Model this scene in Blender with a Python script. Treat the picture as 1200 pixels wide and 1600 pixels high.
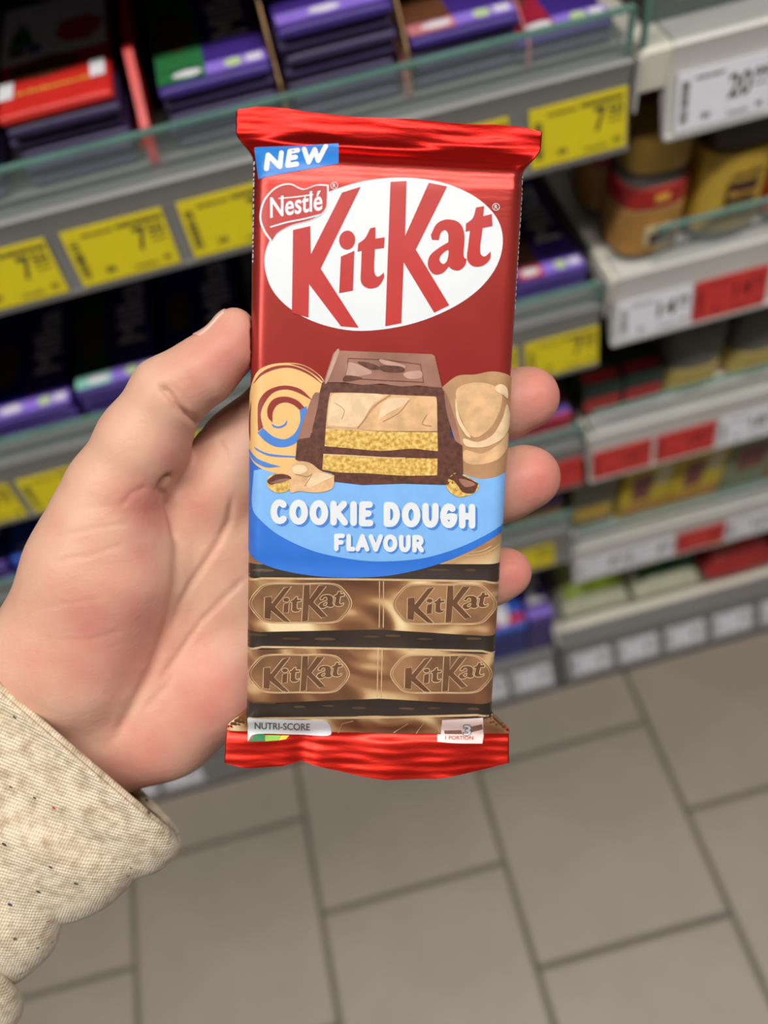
import bpy, bmesh, math, random
import numpy as np
from mathutils import Vector, Matrix
from mathutils.geometry import delaunay_2d_cdt

random.seed(7)
for o in list(bpy.data.objects): bpy.data.objects.remove(o)
SC = bpy.context.scene
COL = SC.collection
R = math.radians

# ------------------------------------------------------------------ camera
FPX, CAM_H = 1220.0, 1.45                      # focal length in pixels of the 1200x1600 frame, eye height
PITCH, ROLL, YAW = R(55.5), R(-13.25), R(2.33)
_fw = np.array([math.sin(YAW)*math.cos(PITCH), math.cos(YAW)*math.cos(PITCH), -math.sin(PITCH)])
_rt = np.array([math.cos(YAW), -math.sin(YAW), 0.0])
_up = np.cross(_rt, _fw)
CR = math.cos(ROLL)*_rt + math.sin(ROLL)*_up
CU = -math.sin(ROLL)*_rt + math.cos(ROLL)*_up
CF = _fw
CC = np.array([0.0, 0.0, CAM_H])
cam = bpy.data.cameras.new('camera')
cam_o = bpy.data.objects.new('camera', cam); COL.objects.link(cam_o)
M = Matrix((( CR[0], CU[0], -CF[0], CC[0]), (CR[1], CU[1], -CF[1], CC[1]), (CR[2], CU[2], -CF[2], CC[2]), (0, 0, 0, 1)))
cam_o.matrix_world = M
cam.sensor_fit = 'VERTICAL'; cam.sensor_height = 36.0; cam.sensor_width = 27.0
cam.lens = FPX/1600*36.0
cam.clip_start = 0.01; cam.clip_end = 50
cam.dof.use_dof = True; cam.dof.focus_distance = 0.224; cam.dof.aperture_fstop = 6.5
SC.camera = cam_o

# ------------------------------------------------------------------ world, lights, exposure
W = bpy.data.worlds.new('store_ambient'); SC.world = W; W.use_nodes = True
bg = W.node_tree.nodes['Background']
bg.inputs[0].default_value = (1.0, 0.985, 0.96, 1); bg.inputs[1].default_value = 0.13
SC.view_settings.view_transform = 'Standard'; SC.view_settings.look = 'None'
SC.view_settings.gamma = 1.0; SC.view_settings.use_curve_mapping = False
SC.view_settings.exposure = -0.1
LAMP_POWER = 26.0
LAMPS = [(-1.5, -0.33), (0.0, -0.33), (1.5, -0.33)]   # strip lamps over the aisle (x, y)

# ------------------------------------------------------------------ helpers
def lin(c):
    return tuple(((v/255)/12.92 if v/255 <= 0.04045 else ((v/255+0.055)/1.055)**2.4) for v in c) + (1.0,)
MATS = {}
def mat(name, col, rough=0.5, metal=0.0, var=0.0, scale=60.0, bump=0.0, bscale=None, spec=0.5, coat=0.0, col2=None, sss=0.0):
    """procedural principled material: colour with noise variation and optional noise bump"""
    if name in MATS: return MATS[name]
    m = bpy.data.materials.new(name); m.use_nodes = True; MATS[name] = m
    nt = m.node_tree; b = nt.nodes['Principled BSDF']
    b.inputs['Roughness'].default_value = rough; b.inputs['Metallic'].default_value = metal
    b.inputs['Specular IOR Level'].default_value = spec; b.inputs['Coat Weight'].default_value = coat
    b.inputs['Coat Roughness'].default_value = 0.15
    if sss:
        b.inputs['Subsurface Weight'].default_value = sss
        b.inputs['Subsurface Radius'].default_value = (0.004, 0.0016, 0.0008); b.inputs['Subsurface Scale'].default_value = 1.0
    tc = nt.nodes.new('ShaderNodeTexCoord')
    nz = nt.nodes.new('ShaderNodeTexNoise'); nz.inputs['Scale'].default_value = scale; nz.inputs['Detail'].default_value = 4
    nt.links.new(tc.outputs['Object'], nz.inputs['Vector'])
    rp = nt.nodes.new('ShaderNodeValToRGB')
    c1 = lin(col)
    if col2 is None:
        rp.color_ramp.elements[0].color = tuple(v*(1-var) for v in c1[:3])+(1,)
        rp.color_ramp.elements[1].color = tuple(min(1, v*(1+var)) for v in c1[:3])+(1,)
    else:
        rp.color_ramp.elements[0].color = c1; rp.color_ramp.elements[1].color = lin(col2)
    rp.color_ramp.elements[0].position = 0.36; rp.color_ramp.elements[1].position = 0.64
    nt.links.new(nz.outputs['Fac'], rp.inputs[0]); nt.links.new(rp.outputs[0], b.inputs['Base Color'])
    if bump:
        n2 = nt.nodes.new('ShaderNodeTexNoise'); n2.inputs['Scale'].default_value = bscale or scale*3; n2.inputs['Detail'].default_value = 5
        nt.links.new(tc.outputs['Object'], n2.inputs['Vector'])
        bp = nt.nodes.new('ShaderNodeBump'); bp.inputs['Strength'].default_value = bump; bp.inputs['Distance'].default_value = 0.001
        nt.links.new(n2.outputs['Fac'], bp.inputs['Height']); nt.links.new(bp.outputs[0], b.inputs['Normal'])
    return m
def glass_mat(name, col, alpha):
    m = bpy.data.materials.new(name); m.use_nodes = True; MATS[name] = m
    b = m.node_tree.nodes['Principled BSDF']
    b.inputs['Base Color'].default_value = lin(col); b.inputs['Roughness'].default_value = 0.03
    b.inputs['Alpha'].default_value = alpha
    return m

def mesh(name, verts, faces, m, parent=None, smooth=False):
    me = bpy.data.meshes.new(name); me.from_pydata([tuple(map(float, v)) for v in verts], [], faces)
    me.validate(); me.update()
    if smooth:
        me.polygons.foreach_set('use_smooth', [True]*len(me.polygons))
    if m is not None: me.materials.append(m)
    o = bpy.data.objects.new(name, me); COL.objects.link(o)
    if parent is not None: o.parent = parent
    return o
def empty(name, loc=(0, 0, 0), rot=(0, 0, 0), parent=None):
    o = bpy.data.objects.new(name, None); COL.objects.link(o); o.location = loc; o.rotation_euler = rot
    o.empty_display_size = 0.02
    if parent is not None: o.parent = parent
    return o
def tag(o, label=None, cat=None, group=None, kind=None):
    if label: o['label'] = label
    if cat: o['category'] = cat
    if group: o['group'] = group
    if kind: o['kind'] = kind
    return o
class MB:
    """collects boxes, prisms and lathes into one mesh"""
    def __init__(s): s.v = []; s.f = []
    def add(s, v, f):
        n = len(s.v); s.v += [tuple(p) for p in v]; s.f += [tuple(i+n for i in q) for q in f]; return s
    def box(s, x0, x1, y0, y1, z0, z1, b=0.0):
        if b <= 0:
            v = [(x, y, z) for z in (z0, z1) for y in (y0, y1) for x in (x0, x1)]
            return s.add(v, [(0, 2, 3, 1), (4, 5, 7, 6), (0, 1, 5, 4), (2, 6, 7, 3), (0, 4, 6, 2), (1, 3, 7, 5)])
        bm = bmesh.new(); bmesh.ops.create_cube(bm, size=1)
        for q in bm.verts: q.co = Vector(((x0+x1)/2+q.co.x*(x1-x0), (y0+y1)/2+q.co.y*(y1-y0), (z0+z1)/2+q.co.z*(z1-z0)))
        bmesh.ops.bevel(bm, geom=list(bm.edges), offset=b, segments=2, affect='EDGES', profile=0.5)
        bm.verts.index_update()
        s.add([q.co[:] for q in bm.verts], [tuple(q.index for q in fc.verts) for fc in bm.faces]); bm.free(); return s
    def prism(s, prof, x0, x1):
        """profile in (y, z), extruded along x"""
        n = len(prof)
        v = [(x0, y, z) for y, z in prof]+[(x1, y, z) for y, z in prof]
        f = [tuple(range(n))[::-1], tuple(range(n, 2*n))]+[(i, (i+1) % n, n+(i+1) % n, n+i) for i in range(n)]
        return s.add(v, f)
    def lathe(s, prof, cx=0, cy=0, n=24, sq=1.0):
        """profile in (radius, z); sq > 1 squares the section"""
        v = []
        for r, z in prof:
            for i in range(n):
                a = 2*math.pi*i/n; c, t = math.cos(a), math.sin(a)
                k = (abs(c)**(2*sq)+abs(t)**(2*sq))**(-1/(2*sq))
                v.append((cx+r*c*k, cy+r*t*k, z))
        f = [(j*n+i, j*n+(i+1) % n, (j+1)*n+(i+1) % n, (j+1)*n+i) for j in range(len(prof)-1) for i in range(n)]
        f += [tuple(range(n))[::-1], tuple((len(prof)-1)*n+i for i in range(n))]
        return s.add(v, f)
    def build(s, name, m, parent=None, smooth=False):
        return mesh(name, s.v, s.f, m, parent, smooth)
def auto_smooth(o, ang=40):
    me = o.data
    me.polygons.foreach_set('use_smooth', [True]*len(me.polygons))
    me.set_sharp_from_angle(angle=R(ang)); return o

# text outlines from Blender's built-in font: vertices and faces in the unit em, normalised to the box 0..1
_TXT = {}
def text_mesh(s, bold=0.0):
    key = (s, bold)
    if key in _TXT: return _TXT[key]
    cu = bpy.data.curves.new('t', 'FONT'); cu.body = s; cu.offset = bold; cu.resolution_u = 4; cu.fill_mode = 'FRONT'
    o = bpy.data.objects.new('t', cu); COL.objects.link(o)
    dg = bpy.context.evaluated_depsgraph_get(); me = o.evaluated_get(dg).to_mesh()
    v = np.array([p.co[:2] for p in me.vertices]); f = [tuple(p.vertices) for p in me.polygons]
    o.evaluated_get(dg).to_mesh_clear(); bpy.data.objects.remove(o); bpy.data.curves.remove(cu)
    v = (v-v.min(0))/(v.max(0)-v.min(0))
    _TXT[key] = (v, f); return v, f
def smooth_poly(pts, n=6, closed=True):
    """Catmull-Rom through pts; a third item 1 marks a corner"""
    P = [np.array(p[:2], float) for p in pts]; C = [len(p) > 2 and p[2] == 1 for p in pts]; L = len(P); out = []
    rng = range(L if closed else L-1)
    for i in rng:
        p1, p2 = P[i], P[(i+1) % L]
        p0 = p1 if (C[i] or (not closed and i == 0)) else P[i-1]
        p3 = p2 if (C[(i+1) % L] or (not closed and i == L-2)) else P[(i+2) % L]
        m1 = (p2-p0)/2 if p0 is not p1 else (p2-p1)
        m2 = (p3-p1)/2 if p3 is not p2 else (p2-p1)
        for k in range(n):
            t = k/n; t2 = t*t; t3 = t2*t
            out.append((2*t3-3*t2+1)*p1+(t3-2*t2+t)*m1+(-2*t3+3*t2)*p2+(t3-t2)*m2)
    if not closed: out.append(P[-1])
    return np.array(out)
def ellipse(cx, cy, rx, ry, rot=0, n=40):
    a = np.linspace(0, 2*np.pi, n, endpoint=False); x, y = rx*np.cos(a), ry*np.sin(a); c, s = math.cos(rot), math.sin(rot)
    return np.stack([cx+x*c-y*s, cy+x*s+y*c], 1)
def inside(poly, q):
    x, y = q[:, 0], q[:, 1]; r = np.zeros(len(q), bool); n = len(poly)
    for i in range(n):
        x1, y1 = poly[i]; x2, y2 = poly[(i+1) % n]
        if y1 == y2: continue
        c = ((y1 > y) != (y2 > y)) & (x < (x2-x1)*(y-y1)/(y2-y1)+x1); r ^= c
    return r
def triangulate(polys, grid=None, extra=None):
    """even-odd triangulation of a set of polygons, with optional interior grid points of the given spacing"""
    pts = []; edges = []
    for p in polys:
        n0 = len(pts); pts += [tuple(q) for q in p]; edges += [(n0+i, n0+(i+1) % len(p)) for i in range(len(p))]
    if grid:
        allp = np.array(pts); lo, hi = allp.min(0), allp.max(0)
        gx, gy = np.meshgrid(np.arange(math.floor(lo[0]/grid)*grid, hi[0], grid)+0.0031, np.arange(math.floor(lo[1]/grid)*grid, hi[1], grid)+0.0047)
        g = np.stack([gx.ravel(), gy.ravel()], 1); k = np.zeros(len(g), bool)
        for p in polys: k ^= inside(p, g)
        pts += [tuple(q) for q in g[k]]
    if extra is not None and len(extra):
        k = np.zeros(len(extra), bool)
        for p in polys: k ^= inside(p, extra)
        pts += [tuple(q) for q in extra[k]]
    v, e, f, *_ = delaunay_2d_cdt([Vector(p) for p in pts], edges, [], 0, 1e-7)
    v = np.array([q[:] for q in v]); f = np.array([q for q in f])
    cen = v[f].mean(1); k = np.zeros(len(f), bool)
    for p in polys: k ^= inside(p, cen)
    f = f[k]; a, b_, c = v[f[:, 0]], v[f[:, 1]], v[f[:, 2]]          # drop slivers
    ar = np.abs((b_-a)[:, 0]*(c-a)[:, 1]-(b_-a)[:, 1]*(c-a)[:, 0]); ln = np.maximum(np.linalg.norm(b_-a, axis=1), np.maximum(np.linalg.norm(c-b_, axis=1), np.linalg.norm(a-c, axis=1)))
    return v, f[ar/ln > 0.004]
def ribbon(pts, w, closed=False, cap=5):
    """outline polygon of a stroke of width w (one polygon, or ring pair when closed)"""
    P = np.array(pts, float); n = len(P)
    if closed: d = np.roll(P, -1, 0)-np.roll(P, 1, 0)
    else: d = np.gradient(P, axis=0)
    d /= np.linalg.norm(d, axis=1)[:, None]+1e-9; N = np.stack([-d[:, 1], d[:, 0]], 1)*w/2
    if closed: return [P+N, P-N]
    out = list(P+N)
    a0 = math.atan2(N[-1][1], N[-1][0])
    out += [P[-1]+w/2*np.array([math.cos(a0-math.pi*k/cap), math.sin(a0-math.pi*k/cap)]) for k in range(1, cap)]
    out += list((P-N)[::-1])
    a0 = math.atan2(-N[0][1], -N[0][0])
    out += [P[0]+w/2*np.array([math.cos(a0-math.pi*k/cap), math.sin(a0-math.pi*k/cap)]) for k in range(1, cap)]
    return [np.array(out)]

# ================================================================== SETTING
D = 0.505                      # shelf front plane
TS = 0.323                     # floor tile pitch
m_grout = mat('grout', (112, 104, 95), 0.85, var=0.08, scale=30)
m_tile = mat('floor_tile', (156, 145, 132), 0.42, var=0.045, scale=9, bump=0.08, bscale=120)
floor = MB().box(-2.6, 2.6, -2.4, 1.4, -0.03, -0.003).build('floor', m_grout)
tag(floor, 'large beige grey stone tile floor of the aisle', kind='structure')
g = 0.0045
tm = MB().box(-TS/2+g, TS/2-g, -TS/2+g, TS/2-g, -0.008, 0.0, 0.0015).build('tile', m_tile, floor)
first = True
for c in range(-5, 6):
    for k in range(-4, 5):
        x = -0.25+TS/2+c*TS+0.0; y = 0.233-TS/2+k*TS+(TS/2 if c % 2 else 0)
        if y > 0.75 or y < -1.0: continue
        o = tm if first else tm.copy()
        if not first: COL.objects.link(o)
        o.location = (x, y, 0); first = False
m_ceil = mat('ceiling_paint', (112, 111, 108), 0.9, var=0.02, scale=4)
tag(MB().box(-4, 4, -4.0, 3.0, 3.1, 3.16).build('ceiling', m_ceil), 'plain pale ceiling above the aisle', kind='structure')
m_white = mat('lamp_housing', (235, 235, 232), 0.4, var=0.01)
m_diff = bpy.data.materials.new('lamp_diffuser'); m_diff.use_nodes = True
_b = m_diff.node_tree.nodes['Principled BSDF']; _b.inputs['Emission Color'].default_value = (1, 0.96, 0.9, 1); _b.inputs['Emission Strength'].default_value = 6.0
for i, (x, y) in enumerate(LAMPS):
    t = empty('ceiling_light', (x, y, 3.1))
    tag(t, ['leftmost', 'middle', 'rightmost'][i % 3]+' white strip lamp on the ceiling above the aisle', 'lamp', 'strip lamps on the ceiling')
    MB().box(-0.7, 0.7, -0.09, 0.09, -0.05, 0.0, 0.006).build('housing', m_white, t)
    MB().box(-0.69, 0.69, -0.08, 0.08, -0.054, -0.0505).build('diffuser', m_diff, t)
    la = bpy.data.lights.new('strip_light', 'AREA'); la.shape = 'RECTANGLE'; la.size = 1.36; la.size_y = 0.16
    la.energy = LAMP_POWER; la.color = (1.0, 0.955, 0.89)
    lo = bpy.data.objects.new('strip_light', la); COL.objects.link(lo); lo.parent = t; lo.location = (0, 0, -0.058)

# ------------------------------------------------------------------ shelf units
m_railL = mat('rail_grey', (122, 121, 120), 0.35, var=0.03, scale=20)
m_boardL = mat('board_grey', (74, 74, 75), 0.5, var=0.04, scale=20)
m_boardR = mat('board_cream', (226, 222, 208), 0.45, var=0.03, scale=20)
m_railR = mat('rail_white', (200, 198, 194), 0.35, var=0.03, scale=20)
m_back = mat('back_panel', (46, 46, 48), 0.6, var=0.05, scale=8)
m_upright = mat('upright_steel', (70, 70, 70), 0.45, var=0.05, scale=30)
m_glass = glass_mat('riser_glass', (170, 190, 186), 0.16)
m_gedge = mat('glass_edge', (98, 134, 126), 0.25, var=0.08, scale=40)
TILT, TILT5 = R(12), R(27)                # tag holders lean back; the lowest ones more
def rail(u, x0, x1, zr, lip, m):
    zt = zr-lip; s = math.tan(TILT5 if zr < 0.2 else TILT); H = 0.052 if zr < 0.2 else 0.0425
    p = [(D+0.03, zr), (D, zr), (D-0.002, zr-0.002), (D, zt), (D-H*s, zt-H), (D-(H+0.002)*s-0.002, zt-H), (D-(H+0.002)*s-0.002, zt-H-0.003), (D-H*s+0.004, zt-H-0.003), (D+0.006, zt-0.02), (D+0.03, zr-0.02)]
    auto_smooth(MB().prism(p, x0, x1).build('price_rail', m, u), 25)
def riser(u, x0, x1, z0, z1, end=None):
    gl = MB().box(x0, x1, D+0.001, D+0.005, z0, z1-0.0015).build('glass_riser', m_glass, u)
    e = MB().box(x0, x1, D+0.0005, D+0.0055, z1-0.0015, z1+0.001)
    if end is not None: e.box(end-0.002, end+0.001, D+0.0005, D+0.0055, z0, z1)
    e.build('polished_edge', m_gedge, gl)
def unit(name, label, x0, x1, rows, mb, mr, lips, bd):
    u = empty(name, ((x0+x1)/2, D, 0)); tag(u, label, 'shelf unit')
    u.location = (0, 0, 0)
    MB().box(x0, x1, 0.93, 0.95, 0, 1.95).build('back_panel', m_back, u)
    for zr in rows: MB().box(x0, x1, D+0.012, 0.93, zr-0.026, zr-0.0005, 0.002).build('shelf_board', mb, u)
    for zr, lip in zip(rows[:5], lips): rail(u, x0 if name[1] == 'h' else {0: 0.2835, 1: 0.2665}.get(rows.index(zr), x0+0.003), x1, zr, lip, m_railL if zr < 0.2 else mr)
    MB().box(x0, x1, D+0.035, D+0.05, 0, rows[4]-0.02).build('kick_plate', m_upright, u)
    for x in (x0, x1-0.014): MB().box(x, x+0.014, 0.87, 0.93, 0, 1.95).build('upright', m_upright, u)
    for zr in rows:        # end brackets under each board
        for x in (x0+0.0005, x1-0.0035):
            MB().prism([(D+0.02, zr-0.003), (D+0.02, zr-0.022), (0.92, zr-0.07), (0.92, zr-0.003)], x, x+0.003).build('bracket', mr if name == 'coffee_shelf_unit' else m_upright, u)
    return u
LX0, LX1, RX0, RX1 = -1.5, 0.2555, 0.2615, 1.6
ROWS_L = [1.162, 0.945, 0.745, 0.565, 0.150, 1.340, 1.60]
ROWS_R = [1.165, 0.972, 0.752, 0.503, 0.170, 1.340, 1.60]
uL = unit('chocolate_shelf_unit', 'grey shelf unit with glass risers, stacked with purple chocolate bars', LX0, LX1, ROWS_L, m_boardL, m_railL, [0.016, 0.022, 0.022, 0.02, 0.02], 0.4)
uR = unit('coffee_shelf_unit', 'cream shelf unit with coffee jars and boxes, right of the chocolate shelves', RX0, RX1, ROWS_R, m_boardR, m_railR, [0.02, 0.029, 0.03, 0.03, 0.035], 0.4)
riser(uL, LX0, LX1-0.002, 1.1625, 1.193, LX1-0.002)
riser(uL, LX0, LX1-0.002, 0.9455, 0.968, LX1-0.002)
riser(uL, LX0, LX1-0.002, 0.7455, 0.772, LX1-0.002)
riser(uL, LX0, LX1-0.002, 0.5655, 0.602, LX1-0.002)
riser(uR, RX0+0.002, RX1, 1.1655, 1.235, RX0+0.002)
riser(uR, 0.3, RX1, 0.9725, 1.010)
riser(uR, RX0+0.002, RX1, 0.7525, 0.788)
riser(uR, RX0+0.002, RX1, 0.5035, 0.545)
# clear end cap on the end of the coffee unit's rails
for zr in ROWS_R[:4]:
    MB().box(RX0-0.002, RX0+0.0, D-0.004, D+0.03, zr-0.042, zr-0.004, 0.0008).build('rail_end_cap', m_railR, uR)
    MB().prism([(D+0.03, zr), (D+0.001, zr), (D-0.001, zr-0.003), (D+0.001, zr-0.03), (D+0.03, zr-0.03)], RX0+0.0002, 0.285 if zr > 1.1 else 0.268).build('shelf_lip', m_boardR, uR)

# ------------------------------------------------------------------ price tags
m_ink = mat('tag_ink', (58, 56, 40), 0.7, var=0.05)
m_inkr = mat('tag_ink_on_red', (110, 22, 26), 0.7, var=0.05)
CARD = {'yellow': mat('card_yellow', (214, 196, 28), 0.45, var=0.03, scale=80),
        'white': mat('card_white', (222, 222, 232), 0.45, var=0.02, scale=80),
        'red': mat('card_red', (196, 54, 50), 0.45, var=0.03, scale=80)}
def put_text(mb, s, x0, x1, z0, z1, y, bold=0.02):
    v, f = text_mesh(s, bold)
    mb.add([(x0+p[0]*(x1-x0), y, z0+p[1]*(z1-z0)) for p in v], f)
def price_tag(xc, zr, lip, colour, big, small, label, w=0.0715, h=0.0405):
    TILT = R(12)
    if zr < 0.2: h, TILT = 0.048, TILT5
    zc = zr-lip-0.0015-h/2*math.cos(TILT); yc = D-0.0018-(0.0015+h/2*math.cos(TILT))*math.tan(TILT)
    t = MB().box(-w/2, w/2, -0.0006, 0.0006, -h/2, h/2, 0.0002).build('price_tag', CARD[colour])
    t.location = (xc, yc, zc); t.rotation_euler = (-TILT, 0, 0)
    tag(t, label, 'price tag', 'price tags on the shelf rails')
    ink = m_ink if colour != 'red' else m_inkr
    y = -0.0009
    p = MB(); put_text(p, big, w/2-0.0155-0.0088*len(big), w/2-0.0155, -0.005, 0.0115, y); p.build('price_digits', ink, t)
    p = MB(); put_text(p, small, w/2-0.014, w/2-0.003, 0.0035, 0.0115, y)
    p.add([(w/2-0.014, y, 0.0), (w/2-0.003, y, 0.0), (w/2-0.003, y, 0.001), (w/2-0.014, y, 0.001)], [(0, 1, 2, 3)]); p.build('price_cents', ink, t)
    p = MB(); z = -h/2+0.006
    rr = random.Random(int(xc*1000)+int(zr*100))
    while z < h/2-0.008:
        q = rr.choice([0.0006, 0.0012, 0.0018]); p.add([(-w/2+0.003, y, z), (-w/2+0.009, y, z), (-w/2+0.009, y, z+q), (-w/2+0.003, y, z+q)], [(0, 1, 2, 3)]); z += q+rr.choice([0.0006, 0.001, 0.0016])
    tag(p.build('barcode', ink, t), kind='stuff')
    p = MB()                                   # small product line: runs of marks too small to read
    for (x0, x1, z0, hh) in ((-w/2+0.013, -w/2+0.034, h/2-0.007, 0.0022), (-w/2+0.02, -w/2+0.026, -h/2+0.006, 0.004), (0.004, 0.02, -h/2+0.004, 0.0018), (w/2-0.010, w/2-0.005, -h/2+0.005, 0.0035)):
        x = x0
        while x < x1:
            q = rr.uniform(0.0006, 0.0014); p.add([(x, y, z0), (x+q, y, z0), (x+q, y, z0+hh), (x, y, z0+hh)], [(0, 1, 2, 3)]); x += q+rr.uniform(0.0003, 0.0008)
    if colour == 'yellow':
        x = w/2-0.034
        while x < w/2-0.003:
            q = rr.uniform(0.001, 0.0025); p.add([(x, y, 0.0135), (x+q, y, 0.0135), (x+q, y, 0.0165), (x, y, 0.0165)], [(0, 1, 2, 3)]); x += q+0.0006
    tag(p.build('small_print', ink, t), kind='stuff')
    return t
pos = ['first', 'second', 'third', 'fourth', 'fifth', 'sixth', 'seventh', 'eighth']
for i, x in enumerate((-0.199, -0.1165, -0.0345, 0.049, 0.131, 0.2175)):
    price_tag(x, ROWS_L[0], 0.016, 'yellow', '7', '50', 'yellow price tag reading 7 50, %s from left on the top grey rail' % pos[i])
for i, x in enumerate((-0.345, -0.266, -0.183, -0.1, -0.02, 0.06, 0.14, 0.2185)):
    price_tag(x, ROWS_L[1], 0.022, 'yellow', '7', '50', 'yellow price tag, %s from the left on the second grey rail' % pos[i])
for i, x in enumerate((-0.41, -0.32, -0.2, 0.05, 0.135, 0.2195)):
    price_tag(x, ROWS_L[2], 0.022, 'red' if i > 3 else 'yellow', '7', '99', ['yellow price tag, %s from the left on the third grey rail', 'red price tag, %s from the left on the third grey rail'][i > 3] % pos[i])
for i, x in enumerate((-0.5, -0.41, 0.105, 0.195)):
    price_tag(x, ROWS_L[3], 0.02, 'yellow', '7', '50', 'yellow price tag, %s from the left on the fourth grey rail' % pos[i])
for i, x in enumerate((-0.52, -0.435, 0.04, 0.125, 0.209)):
    price_tag(x, ROWS_L[4], 0.02, 'white', '9', '99', 'white price tag, %s from the left on the lowest grey rail' % pos[i])
rr_rows = [(0, 0.02, [(0.326, 'white', '20', '99', 'large white price tag reading 20 99'), (0.41, 'white', '18', '99', 'white price tag right of the one reading 20 99')]),
           (1, 0.029, [(0.307, 'white', '14', '99', 'white price tag under the gold-lidded coffee jar'), (0.381, 'red', '14', '99', 'red price tag under the yellow-labelled coffee jar'), (0.462, 'white', '15', '99', 'white price tag under the red coffee jar')]),
           (2, 0.03, [(0.3035, 'red', '16', '99', 'red price tag nearest the chocolate shelves on the third cream rail'), (0.381, 'red', '18', '99', 'second red price tag on the third cream rail'), (0.4565, 'white', '18', '99', 'white price tag right of two red tags on the third cream rail'), (0.54, 'white', '17', '99', 'white price tag second right of the red tags on the third cream rail')]),
           (3, 0.03, [(0.304, 'white', '8', '99', 'white price tag nearest the chocolate shelves on the fourth cream rail'), (0.3765, 'white', '8', '49', 'white price tag left of the red tag on the fourth cream rail'), (0.452, 'red', '9', '99', 'single red price tag on the fourth cream rail'), (0.527, 'white', '12', '99', 'white price tag right of the red tag on the fourth cream rail')]),
           (4, 0.035, [(0.318, 'white', '5', '99', 'leftmost white price tag on the lowest cream rail'), (0.405, 'white', '6', '99', 'second white price tag from the left on the lowest cream rail'), (0.493, 'white', '6', '49', 'third white price tag from the left on the lowest cream rail'), (0.581, 'white', '7', '99', 'fourth white price tag from the left on the lowest cream rail'), (0.67, 'white', '7', '99', 'rightmost white price tag on the lowest cream rail')])]
for r_, lip, lst in rr_rows:
    for x, c, a, b_, l in lst: price_tag(x, ROWS_R[r_], lip, c, a, b_, l)

# ================================================================== PRODUCTS
def pack_mesh(w, d, h, fin=0.008):
    """flow-wrapped slab lying flat: rounded section, tapering to crimped fins front and back; base at z = 0, front edge at y = 0"""
    ys = [(0.0, 0.93, 0.45), (0.0012, 0.955, 0.80), (0.003, 0.96, 0.93), (0.008, 0.96, 1.0), (d/2, 0.96, 1.0), (d-fin-0.016, 0.96, 1.0), (d-fin-0.006, 0.97, 0.85), (d-fin, 1.0, 0.14), (d, 1.0, 0.12)]
    v = []; n = 16
    for y, kw, kh in ys:
        for i in range(n):
            a = 2*math.pi*(i+0.5)/n; c, s = math.cos(a), math.sin(a)
            e = 0.32
            v.append((w/2*kw*math.copysign(abs(c)**e, c), y, h/2+h/2*kh*math.copysign(abs(s)**e, s)))
    f = [(j*n+i, j*n+(i+1) % n, (j+1)*n+(i+1) % n, (j+1)*n+i) for j in range(len(ys)-1) for i in range(n)]
    f += [tuple(range(n))[::-1], tuple((len(ys)-1)*n+i for i in range(n))]
    return v, [q[::-1] for q in f]
BW, BD, BH = 0.0775, 0.165, 0.0084
_pv, _pf = pack_mesh(BW, BD, BH)
PM = {}
def pack_obj(name, m):
    if m.name not in PM:
        o = mesh(name, _pv, _pf, m, smooth=True); PM[m.name] = o.data; return o
    o = bpy.data.objects.new(name, PM[m.name]); COL.objects.link(o); return o
m_purple = mat('wrap_purple', (62, 42, 126), 0.38, var=0.08, scale=50)
m_lower = mat('wrap_lower', (56, 46, 84), 0.45, var=0.1, scale=50)  # darker purple-grey given to first-row bars under each top bar
m_lilac = mat('wrap_lilac', (146, 118, 222), 0.35, var=0.06, scale=70)
m_red = mat('wrap_red', (205, 44, 38), 0.35, var=0.06, scale=50)
m_crim = mat('wrap_crimson', (160, 34, 58), 0.4, var=0.06, scale=50)
m_pink = mat('wrap_pink', (206, 128, 132), 0.4, var=0.06, scale=50)
m_green = mat('wrap_green', (44, 112, 62), 0.4, var=0.08, scale=50)
m_teal = mat('wrap_mint', (140, 205, 190), 0.4, var=0.05, scale=50)
m_navy = mat('wrap_navy', (24, 38, 128), 0.38, var=0.06, scale=50)
m_blue = mat('wrap_blue', (52, 96, 205), 0.38, var=0.06, scale=50)
m_white_p = mat('print_white', (226, 224, 232), 0.45, var=0.03, scale=90)
m_cream_p = mat('print_cream', (214, 200, 160), 0.45, var=0.05, scale=60)
m_brown = mat('print_cocoa', (104, 62, 40), 0.5, var=0.25, scale=180)
m_gold = mat('print_gold', (226, 170, 70), 0.4, var=0.1, scale=90)
m_dot = mat('print_pale_green', (190, 215, 150), 0.45, var=0.05)
m_kraft = mat('carton_kraft', (178, 140, 96), 0.7, var=0.08, scale=60)
m_dkgreen = mat('print_dark_green', (40, 78, 44), 0.5, var=0.1, scale=60)
m_gray = mat('print_grey', (150, 150, 158), 0.5, var=0.05)
def flat(name, poly, z, m, parent, th=0.0003):
    """a printed patch with its own thin edge, lying on a pack"""
    n = len(poly); v = [(x, y, z) for x, y in poly]+[(x, y, z+th) for x, y in poly]
    f = [tuple(range(n, 2*n)), tuple(range(n))[::-1]]+[(i, (i+1) % n, n+(i+1) % n, n+i) for i in range(n)]
    return mesh(name, v, f, m, parent)
def lettering(name, s, m, parent, o, ux, uy, z, bold=0.015):
    """text spanning from corner o along ux (length) with height vector uy, lying at height z"""
    v, f = text_mesh(s, bold); o, ux, uy = map(np.array, (o, ux, uy))
    return mesh(name, [tuple(o+ux*p[0]+uy*p[1])+(z,) for p in v], f, m, parent)
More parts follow.
